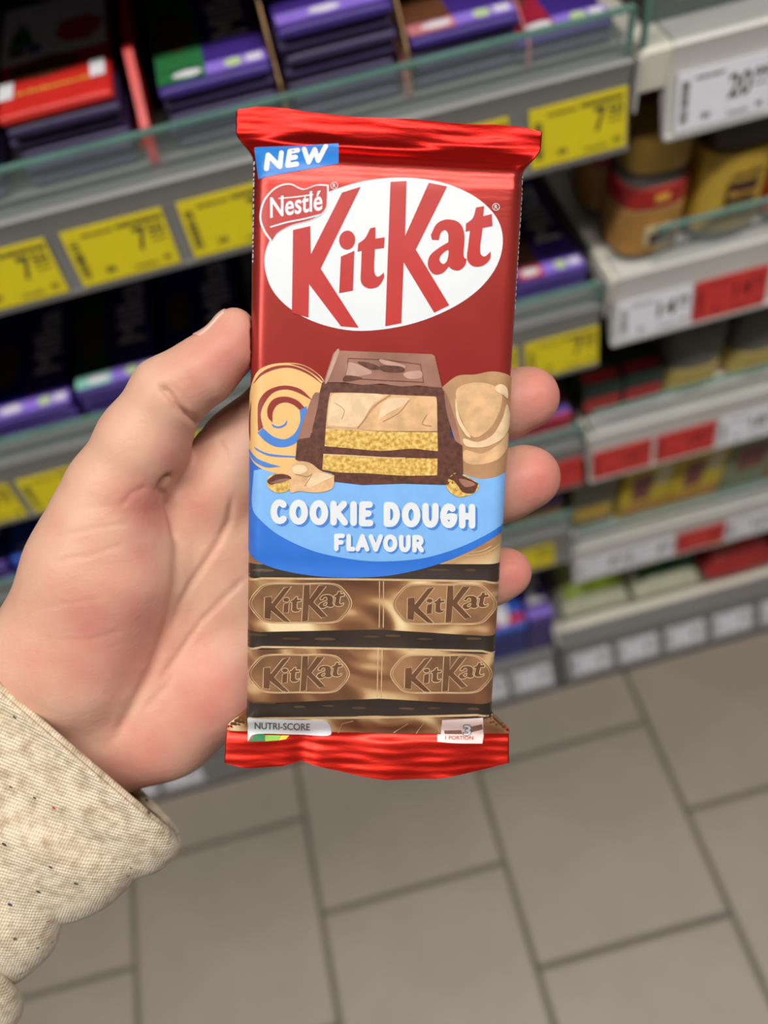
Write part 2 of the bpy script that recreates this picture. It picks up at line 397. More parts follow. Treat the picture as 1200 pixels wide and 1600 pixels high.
def marks(name, m, parent, fn, n, seed):
    """a line of print too small to read in the photograph: a run of letter-like strokes"""
    r = random.Random(seed); v = []; f = []; x = 0.0
    while x < 1:
        w_ = r.uniform(0.35, 0.75)/n; h = r.choice([0.65, 0.7, 1.0])
        q = len(v); v += [fn(x, 0), fn(x+w_, 0), fn(x+w_, h), fn(x, h)]; f.append((q, q+1, q+2, q+3)); x += w_+r.uniform(0.2, 0.4)/n
    return tag(mesh(name, v, f, m, parent), kind='stuff')
def rect(x0, x1, y0, y1): return [(x0, y0), (x1, y0), (x1, y1), (x0, y1)]
def oval(cx, cy, rx, ry, n=14): return [(cx+rx*math.cos(2*math.pi*i/n), cy+ry*math.sin(2*math.pi*i/n)) for i in range(n)]
def blob(cx, cy, rx, ry, seed, n=16):
    r = random.Random(seed); return [(cx+rx*q*math.cos(2*math.pi*i/n), cy+ry*q*math.sin(2*math.pi*i/n)) for i in range(n) for q in [r.uniform(0.82, 1.1)]]
Z = BH+0.0002
def cover(t, left, band_l, dot=True, word='Milka', split=0.44, picture=True, right=None, seed=1):
    """printed faces of the top pack in a stack: coloured left side with a picture, name running front to back, light band at the front"""
    w = BW/2*0.955; xs = -w+split*2*w
    if left: flat('flavour_panel', rect(-w*0.98, xs, 0.021, BD-0.02), Z, left, t)
    if picture: flat('picture', blob((-w+xs)/2, 0.072, (xs+w)*0.40, 0.030, seed), Z+0.0004, m_brown, t)
    lettering('brand_lettering', word, m_white_p, t, (w*0.80, 0.048), (0, 0.085), (-(w-xs)*0.62, 0), Z+0.0006, 0.03)
    p = flat('front_band', rect(-w*0.98, xs, 0.0050, 0.0195), Z, band_l or m_lilac, t)
    flat('front_band', rect(xs, w*0.98, 0.0050, 0.0195), Z, right or m_lilac, t)
    if dot:
        flat('seal_dot', oval(xs+(w-xs)*0.45, 0.0122, 0.0062, 0.0052), Z+0.0004, m_dot, t)
        flat('label_patch', rect(xs+(w-xs)*0.66, w*0.9, 0.0085, 0.0165), Z+0.0004, m_white_p, t)
    flat('label_patch', blob(xs-0.012, 0.0122, 0.011, 0.0045, seed+5), Z+0.0004, m_white_p, t)
CNT = ['topmost', 'second', 'third', 'fourth', 'fifth', 'sixth', 'seventh']
def stack(xc, y0, z0, n, mats, what, jit=0.0020, seed=0):
    r = random.Random(seed); top = None
    for k in range(n):
        j = n-1-k                       # j = 0 is the top one
        o = pack_obj('chocolate_bar', mats[j] if j < len(mats) else mats[-1])
        o.location = (xc+r.uniform(-jit, jit)*(j > 0), y0+r.uniform(0, 2*jit)*(j > 0), z0+k*(BH+0.0004)); o.rotation_euler = (0, 0, r.uniform(-0.008, 0.008))
        tag(o, ('%s chocolate bar down in the stack %s' % (CNT[j], what)) if j else ('top chocolate bar of the stack '+what), 'chocolate bar', 'flat stacked chocolate bars')
        top = o
    return top
def tray(xc, y0, z0, h, m, label, lean=0.0, th=0.0012, sides=(-1, 1)):
    """open shelf carton round a stack: floor, two side walls and a low front lip"""
    t = empty('display_carton', (xc, y0, z0)); tag(t, label, 'carton', 'open cartons round the bar stacks'); w = BW/2+0.0038
    MB().box(-w, w, 0.02, BD, -0.0005, -0.0001).build('carton_floor', m, t)
    for s in sides:
        x = s*w
        v = [(x, -0.002, 0), (x, BD, 0), (x, BD, h*1.15), (x, 0.035, h*1.15), (x, -0.002, h*0.5)]
        v2 = [(a+s*th+(lean*c if s > 0 else 0), b, c) for a, b, c in v]; v1 = [(a+(lean*c if s > 0 else 0), b, c) for a, b, c in v]
        mesh('carton_side', v1+v2, [(0, 1, 2, 3, 4), (9, 8, 7, 6, 5)]+[(i, 5+i, 5+(i+1) % 5, (i+1) % 5) for i in range(5)], m, t)
    return t
zs = ROWS_L[0]+0.0006; Y0 = 0.527
# --- first row in view
t = stack(-0.1215, Y0, zs, 6, [m_red, m_lower], 'topped by a red winter wrapper', seed=1)
w = BW/2*0.95
flat('snow_panel', rect(-w, w, 0.066, BD-0.012), Z, m_white_p, t)
flat('cookie_picture', blob(-0.006, 0.052, 0.026, 0.014, 3), Z+0.0004, m_brown, t)
flat('tree_picture', [(-0.034, 0.088), (-0.012, 0.088), (-0.018, 0.1), (-0.015, 0.1), (-0.023, 0.125), (-0.031, 0.1), (-0.028, 0.1)], Z+0.0004, m_green, t)
flat('parcel_picture', rect(-0.031, -0.02, 0.075, 0.086), Z+0.0004, m_brown, t); flat('parcel_picture', rect(-0.018, -0.009, 0.075, 0.086), Z+0.0004, m_navy, t)
flat('red_scarf_picture', blob(0.018, 0.096, 0.017, 0.020, 8), Z+0.0004, m_red, t)
flat('label_patch', rect(-w*0.99, -w*0.72, 0.018, 0.040), Z+0.0004, m_white_p, t); flat('label_patch', rect(w*0.66, w*0.93, 0.020, 0.042), Z+0.0004, m_white_p, t)
marks('gold_lettering', m_gold, t, lambda a, b: (-w*0.66+a*w*1.25, 0.0195+b*0.0052, Z+0.0006), 14, 3)
tray(-0.1215, Y0, zs, 0.05, m_red, 'red open carton around the leftmost winter wrapper stack', 0.10, 0.006, (1,))
t = stack(-0.0205, Y0, zs, 5, [m_purple, m_lower], 'with a green left half', seed=2); cover(t, m_green, m_green, seed=2)
t = stack(0.0625, Y0, zs, 7, [m_purple, m_lower], 'between kraft carton walls', seed=3); cover(t, None, None, dot=False, picture=False, split=0.6, seed=4)
tray(0.0625, Y0, zs, 0.062, m_kraft, 'kraft open carton around the tallest purple stack')
t = stack(0.146, Y0, zs, 4, [m_purple, m_lower], 'with a pink front band', seed=5); cover(t, m_brown, m_pink, seed=6)
tray(0.146, Y0, zs, 0.03, m_pink, 'pink open carton around the pink banded stack')
t = stack(0.2155, Y0+0.001, zs, 2, [m_purple, m_lower], 'with a crimson front band', seed=7)
t.scale = (0.93, 1, 1); cover(t, m_crim, m_crim, seed=8)
for o in bpy.data.objects:
    if o.name.startswith('chocolate_bar') and abs(o.location.x-0.2155) < 0.004: o.scale = (0.93, 1, 1); o.location.x = 0.2155; o.rotation_euler = (0, 0, 0)
t = stack(-0.215, Y0, zs, 5, [m_red, m_lower], 'left of the red winter wrapper', seed=9); cover(t, m_red, m_red, seed=9)
# --- second row
zs = ROWS_L[1]+0.0006
L2 = [(-0.428, 3, m_purple, m_green, m_green, 'left of the cream wrappers'), (-0.346, 3, m_cream_p, m_brown, m_cream_p, 'in cream wrappers on the second shelf'),
      (-0.263, 2, m_purple, m_navy, m_lilac, 'left of the mint banded one'), (-0.180, 3, m_purple, m_dkgreen, m_teal, 'with a mint front band left of the thumb'),
      (-0.098, 3, m_navy, m_navy, m_navy, 'in navy wrappers behind the thumb'), (-0.0155, 3, m_cream_p, m_gray, m_cream_p, 'in pale wrappers right of the navy stack'),
      (0.067, 3, m_purple, m_pink, m_pink, 'behind the held bar, second shelf'), (0.149, 3, m_purple, m_brown, m_red, 'second from right, second shelf'),
      (0.2145, 2, m_purple, m_brown, m_red, 'beside the coffee jars')]
for i, (x, n, m_, l_, b_, what) in enumerate(L2):
    t = stack(x, Y0, zs, n+1, [m_], what, seed=20+i, jit=0.0012)
    cover(t, l_, b_, seed=30+i, dot=(i not in (4, 5)))
for o in bpy.data.objects:
    if o.name.startswith('chocolate_bar') and abs(o.location.x-0.2145) < 0.002 and o.location.z < 1: o.scale = (0.93, 1, 1); o.location.x = 0.2148; o.rotation_euler = (0, 0, 0)
# --- third and fourth rows (glimpsed beside the hand), fifth row on the base
zs = ROWS_L[2]+0.0006
for i, (x, n, m_, l_, b_, what) in enumerate([(-0.43, 3, m_purple, m_purple, m_lilac, 'left of the bright blue ones'), (-0.347, 4, m_blue, m_blue, m_blue, 'in bright blue wrappers left of the wrist'), (-0.264, 3, m_purple, m_navy, m_lilac, 'right of the bright blue ones'),
                                              (0.06, 3, m_purple, m_pink, m_lilac, 'third from right, third shelf'), (0.142, 3, m_purple, m_brown, m_pink, 'second from right, third shelf'), (0.2148, 3, m_crim, m_red, m_red, 'in crimson wrappers behind the fingertips')]):
    t = stack(x, Y0, zs, n, [m_], what, seed=50+i, jit=0.0005); cover(t, l_, b_, seed=60+i, dot=False)
for o in bpy.data.objects:
    if o.name.startswith('chocolate_bar') and abs(o.location.x-0.2148) < 0.002 and o.location.z < 0.9: o.scale = (0.93, 1, 1); o.location.x = 0.2148; o.rotation_euler = (0, 0, 0)
zs = ROWS_L[3]+0.0006
for i, (x, n, m_, l_, b_, what) in enumerate([(-0.52, 3, m_purple, m_green, m_lilac, 'far left on the fourth shelf'), (-0.437, 3, m_purple, m_pink, m_lilac, 'second from left, fourth shelf'), (0.129, 3, m_cream_p, m_brown, m_kraft, 'in cream wrappers below the ring finger'), (0.2148, 3, m_kraft, m_cream_p, m_kraft, 'in kraft wrappers above the little finger')]):
    t = stack(x, Y0, zs, n, [m_], what, seed=70+i, jit=0.0005); cover(t, l_, b_, seed=80+i, dot=False)
for o in bpy.data.objects:
    if o.name.startswith('chocolate_bar') and abs(o.location.x-0.2148) < 0.002 and o.location.z < 0.7: o.scale = (0.93, 1, 1); o.location.x = 0.2148; o.rotation_euler = (0, 0, 0)

# --- gift boxes on the base shelf
def carton_box(name, cat, xc, y0, z0, w, d, h, m, label, bev=0.002, group=None):
    o = MB().box(-w/2, w/2, 0, d, 0, h, bev).build(name, m); o.location = (xc, y0, z0+0.0006); auto_smooth(o)
    return tag(o, label, cat, group)
def panel(name, o, x0, x1, z0, z1, m, y=-0.0004):      # print on the front of a box
    v = [(x0, y, z0), (x1, y, z0), (x1, y, z1), (x0, y, z1)]
    vb = [(a, y+0.0003, c) for a, b, c in v]
    return mesh(name, v+vb, [(0, 1, 2, 3), (0, 4, 5, 1), (1, 5, 6, 2), (2, 6, 7, 3), (3, 7, 4, 0)], m, o)
def front_text(name, o, s, x0, x1, z0, z1, m, y=-0.0008, bold=0.02):
    p = MB(); put_text(p, s, x0, x1, z0, z1, y, bold); return p.build(name, m, o)
zb = ROWS_L[4]
for i, (xc, m_, w_, lab) in enumerate([(0.072, m_purple, 0.078, 'purple gift box on the base shelf, mostly behind the held bar'), (0.163, m_blue, 0.088, 'bright blue gift box with cocoa picture below the little finger'), (0.232, m_purple, 0.044, 'purple gift box at the right end of the base shelf')]):
    b = carton_box('gift_box', 'box', xc, D+0.018, zb, w_, 0.2, 0.122, m_, lab, 0.003, 'gift boxes on the base shelf')
    h = 0.1222; k = w_/2*0.94
    flat('red_stripe', rect(-k, k, 0.006, 0.022), h, m_red if i == 1 else m_lilac, b)
    if i == 1:
        flat('picture', blob(0.0, 0.07, 0.022, 0.035, 4), h, m_brown, b); flat('milk_splash', blob(0.006, 0.035, 0.016, 0.03, 9), h+0.0004, m_white_p, b)
    else: lettering('brand_lettering', 'Milka', m_white_p, b, (k*0.75, 0.03), (0, 0.11), (-k*1.35, 0), h+0.0004, 0.03)
    panel('lower_front', b, -k, k, 0.012, 0.105, m_navy if i == 1 else m_purple)
    flat('picture', oval(-k*0.3, 0.16, 0.018, 0.02), h, m_cream_p, b)
for i, (xc, m_, lab) in enumerate([(-0.52, m_purple, 'purple gift box on the base shelf under the wrist, left one'), (-0.43, m_blue, 'blue gift box on the base shelf under the wrist, right one')]):
    b = carton_box('gift_box', 'box', xc, D+0.014, zb, 0.082, 0.2, 0.12, m_, lab, 0.003, 'gift boxes on the base shelf'); flat('front_stripe', rect(-0.036, 0.036, 0.006, 0.022), 0.1202, m_lilac, b)

# --- coffee jars
m_coffee = mat('coffee_granules', (66, 42, 30), 0.55, var=0.35, scale=320, bump=0.3, bscale=500)
m_lidg = mat('lid_gold', (166, 132, 60), 0.35, metal=0.3, var=0.05)
m_lidd = mat('lid_dark', (62, 52, 44), 0.4, var=0.06)
m_laby = mat('label_mustard', (196, 160, 58), 0.5, var=0.06, scale=60)
m_labr = mat('label_red', (168, 36, 32), 0.5, var=0.06, scale=60)
m_labt = mat('label_tan', (176, 128, 62), 0.5, var=0.18, scale=50)
m_orange = mat('label_orange', (198, 70, 38), 0.5, var=0.08, scale=60)
m_jarglass = glass_mat('jar_glass', (196, 200, 190), 0.18); m_jarglass.node_tree.nodes['Principled BSDF'].inputs['Roughness'].default_value = 0.08
def jar(xc, yc, z0, r, h, lid_m, lid_h, lab, label, sq=1.5):
    t = empty('coffee_jar', (xc, yc, z0+0.0006)); tag(t, label, 'coffee jar', 'coffee jars on the cream shelves')
    hb = h-lid_h
    b = MB().lathe([(r*0.86, 0.001), (r*0.96, 0.006), (r*0.96, hb*0.74), (r*0.9, hb*0.86), (r*0.76, hb*0.94)], sq=sq).build('coffee_fill', m_coffee, t, True)
    MB().lathe([(r*0.88, 0), (r*0.985, 0.004), (r*1.0, hb*0.1), (r*1.0, hb*0.76), (r*0.94, hb*0.89), (r*0.8, hb*0.99), (r*0.8, hb)], sq=sq).build('glass_body', m_jarglass, t, True)
    l = auto_smooth(MB().lathe([(r*0.84, hb), (r*0.93, hb+0.001), (r*0.95, hb+lid_h*0.25), (r*0.95, hb+lid_h*0.85), (r*0.9, hb+lid_h)], sq=sq).build('lid', lid_m, t), 40)
    for k, (z0_, z1_, m_) in enumerate(lab):
        auto_smooth(MB().lathe([(r*0.99, hb*z0_), (r*1.012, hb*z0_+0.0004), (r*1.012, hb*z1_-0.0004), (r*0.99, hb*z1_)], sq=sq).build('label_band', m_, t), 40)
    return t
def jar_patch(t, r, x0, x1, z0, z1, m, name='label_print'):
    y = -r*1.02-0.0004
    mesh(name, [(x0, y, z0), (x1, y, z0), (x1, y, z1), (x0, y, z1), (x0, y+0.001, z0), (x1, y+0.001, z0), (x1, y+0.001, z1), (x0, y+0.001, z1)], [(0, 1, 2, 3), (0, 4, 5, 1), (1, 5, 6, 2), (2, 6, 7, 3), (3, 7, 4, 0)], m, t)
zr = ROWS_R[1]
t = jar(0.302, 0.544, zr, 0.030, 0.112, m_lidg, 0.028, [(0.10, 0.62, m_labt), (0.64, 0.86, m_labr)], 'gold-lidded coffee jar with red and tan label')
jar_patch(t, 0.0300, -0.010, 0.012, 0.018, 0.036, m_cream_p); jar_patch(t, 0.0306, -0.006, 0.008, 0.020, 0.029, m_coffee); jar_patch(t, 0.0303, -0.006, 0.006, 0.060, 0.066, m_gold)
t = jar(0.371, 0.544, zr, 0.0315, 0.118, m_lidd, 0.03, [(0.16, 0.98, m_laby)], 'dark-lidded coffee jar with mustard yellow label')
jar_patch(t, 0.0315, -0.012, 0.014, 0.040, 0.060, m_coffee)
marks('label_lettering', m_coffee, t, lambda a, b: (-0.011+a*0.024, -0.0333, 0.066+b*0.005), 8, 4)
marks('label_lettering', m_gold, t, lambda a, b: (-0.010+a*0.022, -0.0337, 0.047+b*0.006), 7, 5)
jar(0.441, 0.544, zr, 0.0315, 0.116, m_lidd, 0.028, [(0.12, 0.9, m_orange)], 'coffee jar with an orange red label at the right')
jar(0.511, 0.544, zr, 0.0315, 0.116, m_lidg, 0.028, [(0.12, 0.9, m_laby)], 'gold-lidded coffee jar right of the orange red one')
jar(0.302, 0.612, zr, 0.030, 0.112, m_lidg, 0.028, [(0.10, 0.62, m_labt), (0.64, 0.86, m_labr)], 'gold-lidded coffee jar standing behind the front gold-lidded one')
jar(0.371, 0.614, zr, 0.0315, 0.118, m_lidd, 0.03, [(0.16, 0.98, m_laby)], 'dark-lidded coffee jar standing behind the mustard labelled one')
zr = ROWS_R[2]
m_lable = mat('label_pale_gold', (176, 156, 84), 0.5, var=0.06, scale=60)
for i, (xc, lab) in enumerate([(0.392, 'squat coffee jar with pale gold label above the second red tag'), (0.468, 'squat coffee jar with pale gold label above the white tag'), (0.544, 'squat coffee jar with pale gold label, third along its shelf')]):
    t = jar(xc, 0.562, zr, 0.0345, 0.125, m_lidd, 0.022, [(0.04, 0.36, m_lable)], lab)
m_box_dg = mat('box_dark_green', (32, 52, 44), 0.5, var=0.1, scale=40)
for i, xc in enumerate((0.284, 0.331)):
    b = carton_box('tea_box', 'box', xc, 0.53, zr, 0.044, 0.12, 0.05, m_box_dg, ['dark green tea box with red stripe nearest the upright', 'dark green tea box with red stripe beside the squat jars'][i], 0.001, 'dark green tea boxes')
    panel('red_stripe', b, -0.0205, 0.0205, 0.01, 0.03, m_labr); flat('lid_stripe', rect(-0.02, 0.02, 0.006, 0.02), 0.0502, m_labr, b); flat('lid_panel', rect(-0.018, 0.018, 0.04, 0.1), 0.0502, m_lidd, b)
# top row box
zr = ROWS_R[0]
m_box_bk = mat('box_black', (34, 34, 30), 0.5, var=0.1, scale=40); m_maroon = mat('box_maroon', (62, 28, 30), 0.5, var=0.1, scale=40)
b = carton_box('tea_box', 'box', 0.318, 0.535, zr, 0.086, 0.1, 0.075, m_box_bk, 'black box with faint gold script on the top cream shelf', 0.001)
marks('gold_script', m_lable, b, lambda a, c: (-0.032+a*0.066, -0.0005, 0.022+c*0.013), 11, 6); panel('gold_line', b, -0.02, 0.012, 0.011, 0.014, m_lable)
panel('green_side_panel', b, -0.0425, -0.037, 0.004, 0.07, m_dkgreen)
carton_box('tea_box', 'box', 0.392, 0.535, zr, 0.055, 0.1, 0.08, m_maroon, 'maroon box right of the black box', 0.001)
carton_box('tea_box', 'box', 0.455, 0.535, zr, 0.06, 0.1, 0.07, m_box_dg, 'dark green box right of the maroon box', 0.001)
# fourth row: boxes
zr = ROWS_R[3]
m_by = mat('box_yellow', (206, 178, 36), 0.5, var=0.12, scale=30); m_bo = mat('box_olive', (120, 116, 96), 0.5, var=0.12, scale=30); m_bg = mat('box_sage', (128, 140, 112), 0.5, var=0.15, scale=30)
m_bp = mat('box_print_plum', (128, 66, 66), 0.5, var=0.2, scale=60)
b = carton_box('instant_drink_box', 'box', 0.297, 0.535, zr, 0.062, 0.09, 0.125, m_bo, 'olive grey box left of the yellow boxes', 0.0015)
panel('label_panel', b, -0.026, 0.026, 0.02, 0.05, m_laby); flat('lid_panel', rect(-0.02, 0.022, 0.015, 0.07), 0.1252, m_bp, b)
for i, (xc, lab) in enumerate([(0.369, 'yellow box beside the olive grey box'), (0.441, 'yellow box second from the olive grey box')]):
    b = carton_box('instant_drink_box', 'box', xc, 0.53, zr, 0.07, 0.09, 0.13, m_by, lab, 0.0015, 'yellow boxes on the fourth cream shelf')
    panel('picture', b, -0.022, 0.004, 0.045, 0.1, m_bp); panel('white_label', b, 0.008, 0.028, 0.07, 0.11, m_cream_p); flat('lid_print', blob(0.006, 0.04, 0.018, 0.014, i), 0.1302, m_orange, b); panel('lower_band', b, -0.033, 0.033, 0.008, 0.034, m_labt)
for i, (xc, m_, lab) in enumerate([(0.512, m_bg, 'sage green box right of the yellow boxes'), (0.582, m_labt, 'tan box right of the sage green box'), (0.652, m_bg, 'sage green box at the far right')]):
    b = carton_box('instant_drink_box', 'box', xc, 0.53, zr, 0.066, 0.09, 0.13, m_, lab, 0.0015); panel('picture', b, -0.02, 0.02, 0.05, 0.1, m_bp); flat('lid_print', blob(0, 0.04, 0.02, 0.02, i+7), 0.1302, [m_navy, m_labr, m_green][i], b)
# fifth row: soft bags lying on the base
def bag(name, xc, y0, z0, w, d, h, m, label, top_m, group):
    n, k = 14, 12; v = []; r = random.Random(int(xc*1000))
    ph = [r.uniform(0, 6) for _ in range(4)]
    for s in (1, -1):
        for j in range(k+1):
            for i in range(n+1):
                a, b_ = i/n*2-1, j/k*2-1
                q = max(0, (1-abs(a)**3.0)*(1-abs(b_)**3.0))**0.5
                wv = 0.06*math.sin(5*a+ph[0]+2*b_)+0.05*math.sin(7*b_+ph[1]+a*3)
                v.append((a*w/2*(1-0.04*abs(b_)), y0+d/2+b_*d/2, z0*0+h/2+s*h/2*q*(0.92+wv if s > 0 else 1.0)))
    N = (n+1)*(k+1)
    f = [(j*(n+1)+i, j*(n+1)+i+1, (j+1)*(n+1)+i+1, (j+1)*(n+1)+i) for j in range(k) for i in range(n)]
    f += [tuple(N+x for x in q[::-1]) for q in f]
    o = mesh(name, v, f, m, smooth=True); o.location = (xc, 0, z0+0.0006); tag(o, label, 'bag', group)
    pts = [q for q in range(N)]
    def strip(nm, j0, j1, i0, i1, mm):
        vv = []; ff = []
        for j in range(j0, j1+1):
            for i in range(i0, i1+1):
                p_ = v[j*(n+1)+i]; q_ = 0.0008 if nm == 'coloured_band' else 0.0016; vv.append((p_[0], p_[1]-q_, p_[2]+q_))
        c = i1-i0+1
        for j in range(j1-j0):
            for i in range(i1-i0): ff.append((j*c+i, j*c+i+1, (j+1)*c+i+1, (j+1)*c+i))
        mesh(nm, vv, ff, mm, o, True)
    strip('coloured_band', 1, 5, 1, n-1, top_m[0]); strip('bright_patch', 2, 4, 2, 6, top_m[1]); strip('label_patch', 2, 4, 9, 12, top_m[2])
    return o
zr = ROWS_R[4]
m_bagw = mat('bag_silver_green', (190, 192, 166), 0.4, var=0.1, scale=30); m_lime = mat('bag_lime', (178, 206, 60), 0.4, var=0.15, scale=40)
m_bagr = mat('bag_red', (160, 44, 44), 0.4, var=0.12, scale=30); m_coral = mat('bag_coral', (214, 84, 76), 0.4, var=0.1, scale=40)
bag('coffee_bag', 0.334, 0.532, zr, 0.118, 0.19, 0.125, m_bagw, 'pale bag with lime band nearest the chocolate shelves', (m_lime, m_cream_p, m_green), 'bags on the base shelf')
bag('coffee_bag', 0.458, 0.53, zr, 0.118, 0.19, 0.125, m_bagw, 'pale bag with green band beside the red bag', (m_green, m_lime, m_teal), 'bags on the base shelf')
bag('coffee_bag', 0.585, 0.528, zr, 0.12, 0.19, 0.13, m_bagr, 'red bag right of the pale bags', (m_coral, m_cream_p, m_gray), 'bags on the base shelf')
bag('coffee_bag', 0.712, 0.528, zr, 0.12, 0.19, 0.13, m_bagr, 'red bag at the far right', (m_coral, m_cream_p, m_gray), 'bags on the base shelf')

# ================================================================== HELD CHOCOLATE BAR
# bar frame in camera space (mm), facing the camera with a slight lean
BO = np.array([-1.37, 18.16, 224.82])
BUv = np.array([73.846, -2.064, 4.298]); BUv /= np.linalg.norm(BUv)
BN = np.array([0.05319, -0.15204, -0.98694]); BN -= BUv*(BN@BUv); BN /= np.linalg.norm(BN)
BV = np.cross(BN, BUv)
BV = BV if BV[1] > 0 else -BV
def cam_to_world(P):      # camera millimetres -> world metres
    P = np.asarray(P, float)
    return CC+(P[..., 0:1]*CR+P[..., 1:2]*CU+P[..., 2:3]*CF)/1000.0
BAR_LOC = cam_to_world(BO[None])[0]
_rot = np.stack([BUv[0]*CR+BUv[1]*CU+BUv[2]*CF, BV[0]*CR+BV[1]*CU+BV[2]*CF, BN[0]*CR+BN[1]*CU+BN[2]*CF], 1)
BARM = Matrix([[*_rot[0], BAR_LOC[0]], [*_rot[1], BAR_LOC[1]], [*_rot[2], BAR_LOC[2]], [0, 0, 0, 1]])
TB, HB = 5.0, 79.4        # half thickness and half length of the body in mm
def sstep(x): x = np.clip(x, 0, 1); return x*x*(3-2*x)
def bw(v):                # half width
    v = np.asarray(v, float)
    return 36.9+4.8*sstep((v-(HB-3))/8.0)+6.2*sstep((-v-(HB-1.5))/7.5)
def bt(v):                # half thickness
    v = np.asarray(v, float)
    return 0.25+(TB-0.25)*(1-sstep((v-(HB-5))/8.0))*(1-sstep((-v-(HB-1))/9.0))
def bwave(u, v):          # fin buckling and soft dents of the film
    ft = sstep((v-(HB+1))/4); fb = sstep((-v-(HB+5))/4); f_ = ft+fb
    w_ = ft*(1.5*np.sin(u*0.075+2.6)+0.5*np.sin(u*0.21+0.4))+fb*(0.30*np.clip(-v-84, 0, 30)+1.6*np.exp(-((u+20)/3.5)**2)*-1.0+1.0*np.sin(u*0.09+0.6)+0.35*np.sin(u*0.3))
    crimp = f_*(0.025*np.sin(v*2.6+0.5*np.sin(u*0.13))+0.06*np.sin(v*1.1+0.8*np.sin(u*0.09+1))*np.sin(u*0.16+0.7)+0.03*np.sin(v*1.9+u*0.07)*np.sin(u*0.27))
    body = (1-f_)*(0.10*np.sin(u*0.11+1)*np.sin(v*0.07)+0.05*np.sin(u*0.31+v*0.23))
    fold = 0.55*np.exp(-((v-(HB-0.5))/1.3)**2)-0.45*np.exp(-((v-(HB-5.0))/1.8)**2)        # ridge and trough below the top seal
    groove = 0.0
    for g0 in (-33.5, -56.5, -76.5): groove = groove-0.32*np.exp(-((v-g0)/2.6)**2)
    return w_+crimp+body+fold*(1-ft*0.5)+groove
def bhalf(u, v):
    w_ = bw(v); t_ = bt(v); r_ = np.minimum(4.6, w_*0.5)
    a = np.clip((np.abs(u)-(w_-r_))/r_, 0, 1)
    return t_*np.sqrt(np.maximum(1-a*a, 0))
def bfront(u, v): return bhalf(u, v)+bwave(u, v)
def px_to_uv(P):
    """photograph pixels -> (u, v) on the wrapper's front"""
    P = np.asarray(P, float); d = np.stack([(P[:, 0]-600)/FPX, -(P[:, 1]-800)/FPX, np.ones(len(P))], 1)
    n = np.full(len(P), TB)
    for _ in range(6):
        t_ = ((BO@BN)+n)/(d@BN); Q = d*t_[:, None]-BO
        u, v = Q@BUv, Q@BV; w_ = bw(v)-0.03
        u = np.clip(u, -w_, w_)
        n = bfront(u, v)
    return np.stack([u, v], 1)
bar = empty('wrapped_chocolate_bar'); bar.matrix_world = BARM
tag(bar, 'red foil-wrapped cookie dough chocolate bar held up in the hand', 'chocolate bar')
# --- foil wrapper
top_px = np.array([(366, 172), (372, 169), (400, 166), (430, 169), (480, 179), (560, 186), (640, 188), (700, 190), (770, 192), (820, 198), (850, 206), (862, 209)])
bot_px = np.array([(345, 1193), (357, 1195), (385, 1201), (440, 1201), (470, 1196), (500, 1200), (560, 1211), (600, 1214), (680, 1214), (760, 1204), (797, 1196), (812, 1194)])
def edge_uv(P, n=0.0):
    d = np.stack([(P[:, 0]-600)/FPX, -(P[:, 1]-800)/FPX, np.ones(len(P))], 1); Q = d*(((BO@BN)+n)/(d@BN))[:, None]-BO
    return Q@BUv, Q@BV
tu, tv = edge_uv(top_px); bu_, bv_ = edge_uv(bot_px, 4.0)
NU, NV = 150, 300
sv = np.concatenate([np.linspace(-1, -0.8, 70, endpoint=False), np.linspace(-0.8, 0.8, 160, endpoint=False), np.linspace(0.8, 1, 71)])
ss = np.sin(np.linspace(-1, 1, NU+1)*np.pi/2)*0.35+np.linspace(-1, 1, NU+1)*0.65
V0 = sv[:, None]*np.ones(NU+1)[None]; S0 = ss[None]*np.ones(len(sv))[:, None]
vv = V0*100
for _ in range(3):
    u_ = S0*bw(vv)
    vt = np.interp(u_, tu, tv); vb = np.interp(u_, bu_, bv_)
    vv = np.where(V0 > 0.7, 70+(V0-0.7)/0.3*(vt-70), np.where(V0 < -0.7, -70-(-V0-0.7)/0.3*(-vb-70), V0*100))
u_ = S0*bw(vv)
# pinch marks where the film gathers at the seal corners
hf = bhalf(u_, vv); wv = bwave(u_, vv)
front = np.stack([u_, vv, hf+wv], -1).reshape(-1, 3)/1000; back = np.stack([u_, vv, -hf*1.0+wv], -1).reshape(-1, 3)/1000
nn = len(sv); c = NU+1
fc = [(j*c+i, j*c+i+1, (j+1)*c+i+1, (j+1)*c+i) for j in range(nn-1) for i in range(NU)]
fb_ = [tuple(k+nn*c for k in q[::-1]) for q in fc]
rim = [(j*c, (j+1)*c, nn*c+(j+1)*c, nn*c+j*c) for j in range(nn-1)]+[(nn*c+j*c+NU, nn*c+(j+1)*c+NU, (j+1)*c+NU, j*c+NU) for j in range(nn-1)]
m_foil = bpy.data.materials.new('red_foil'); m_foil.use_nodes = True
nt = m_foil.node_tree; b = nt.nodes['Principled BSDF']
b.inputs['Metallic'].default_value = 0.5; b.inputs['Roughness'].default_value = 0.32
tc = nt.nodes.new('ShaderNodeTexCoord')
nz = nt.nodes.new('ShaderNodeTexNoise'); nz.inputs['Scale'].default_value = 90; nz.inputs['Detail'].default_value = 6
mp = nt.nodes.new('ShaderNodeMapping'); mp.inputs['Scale'].default_value = (0.5, 2.2, 1)
nt.links.new(tc.outputs['Object'], mp.inputs[0]); nt.links.new(mp.outputs[0], nz.inputs['Vector'])
sp = nt.nodes.new('ShaderNodeSeparateXYZ'); nt.links.new(tc.outputs['Object'], sp.inputs[0])
ab = nt.nodes.new('ShaderNodeMath'); ab.operation = 'ADD'; ab.inputs[1].default_value = 0.008; nt.links.new(sp.outputs['Y'], ab.inputs[0])
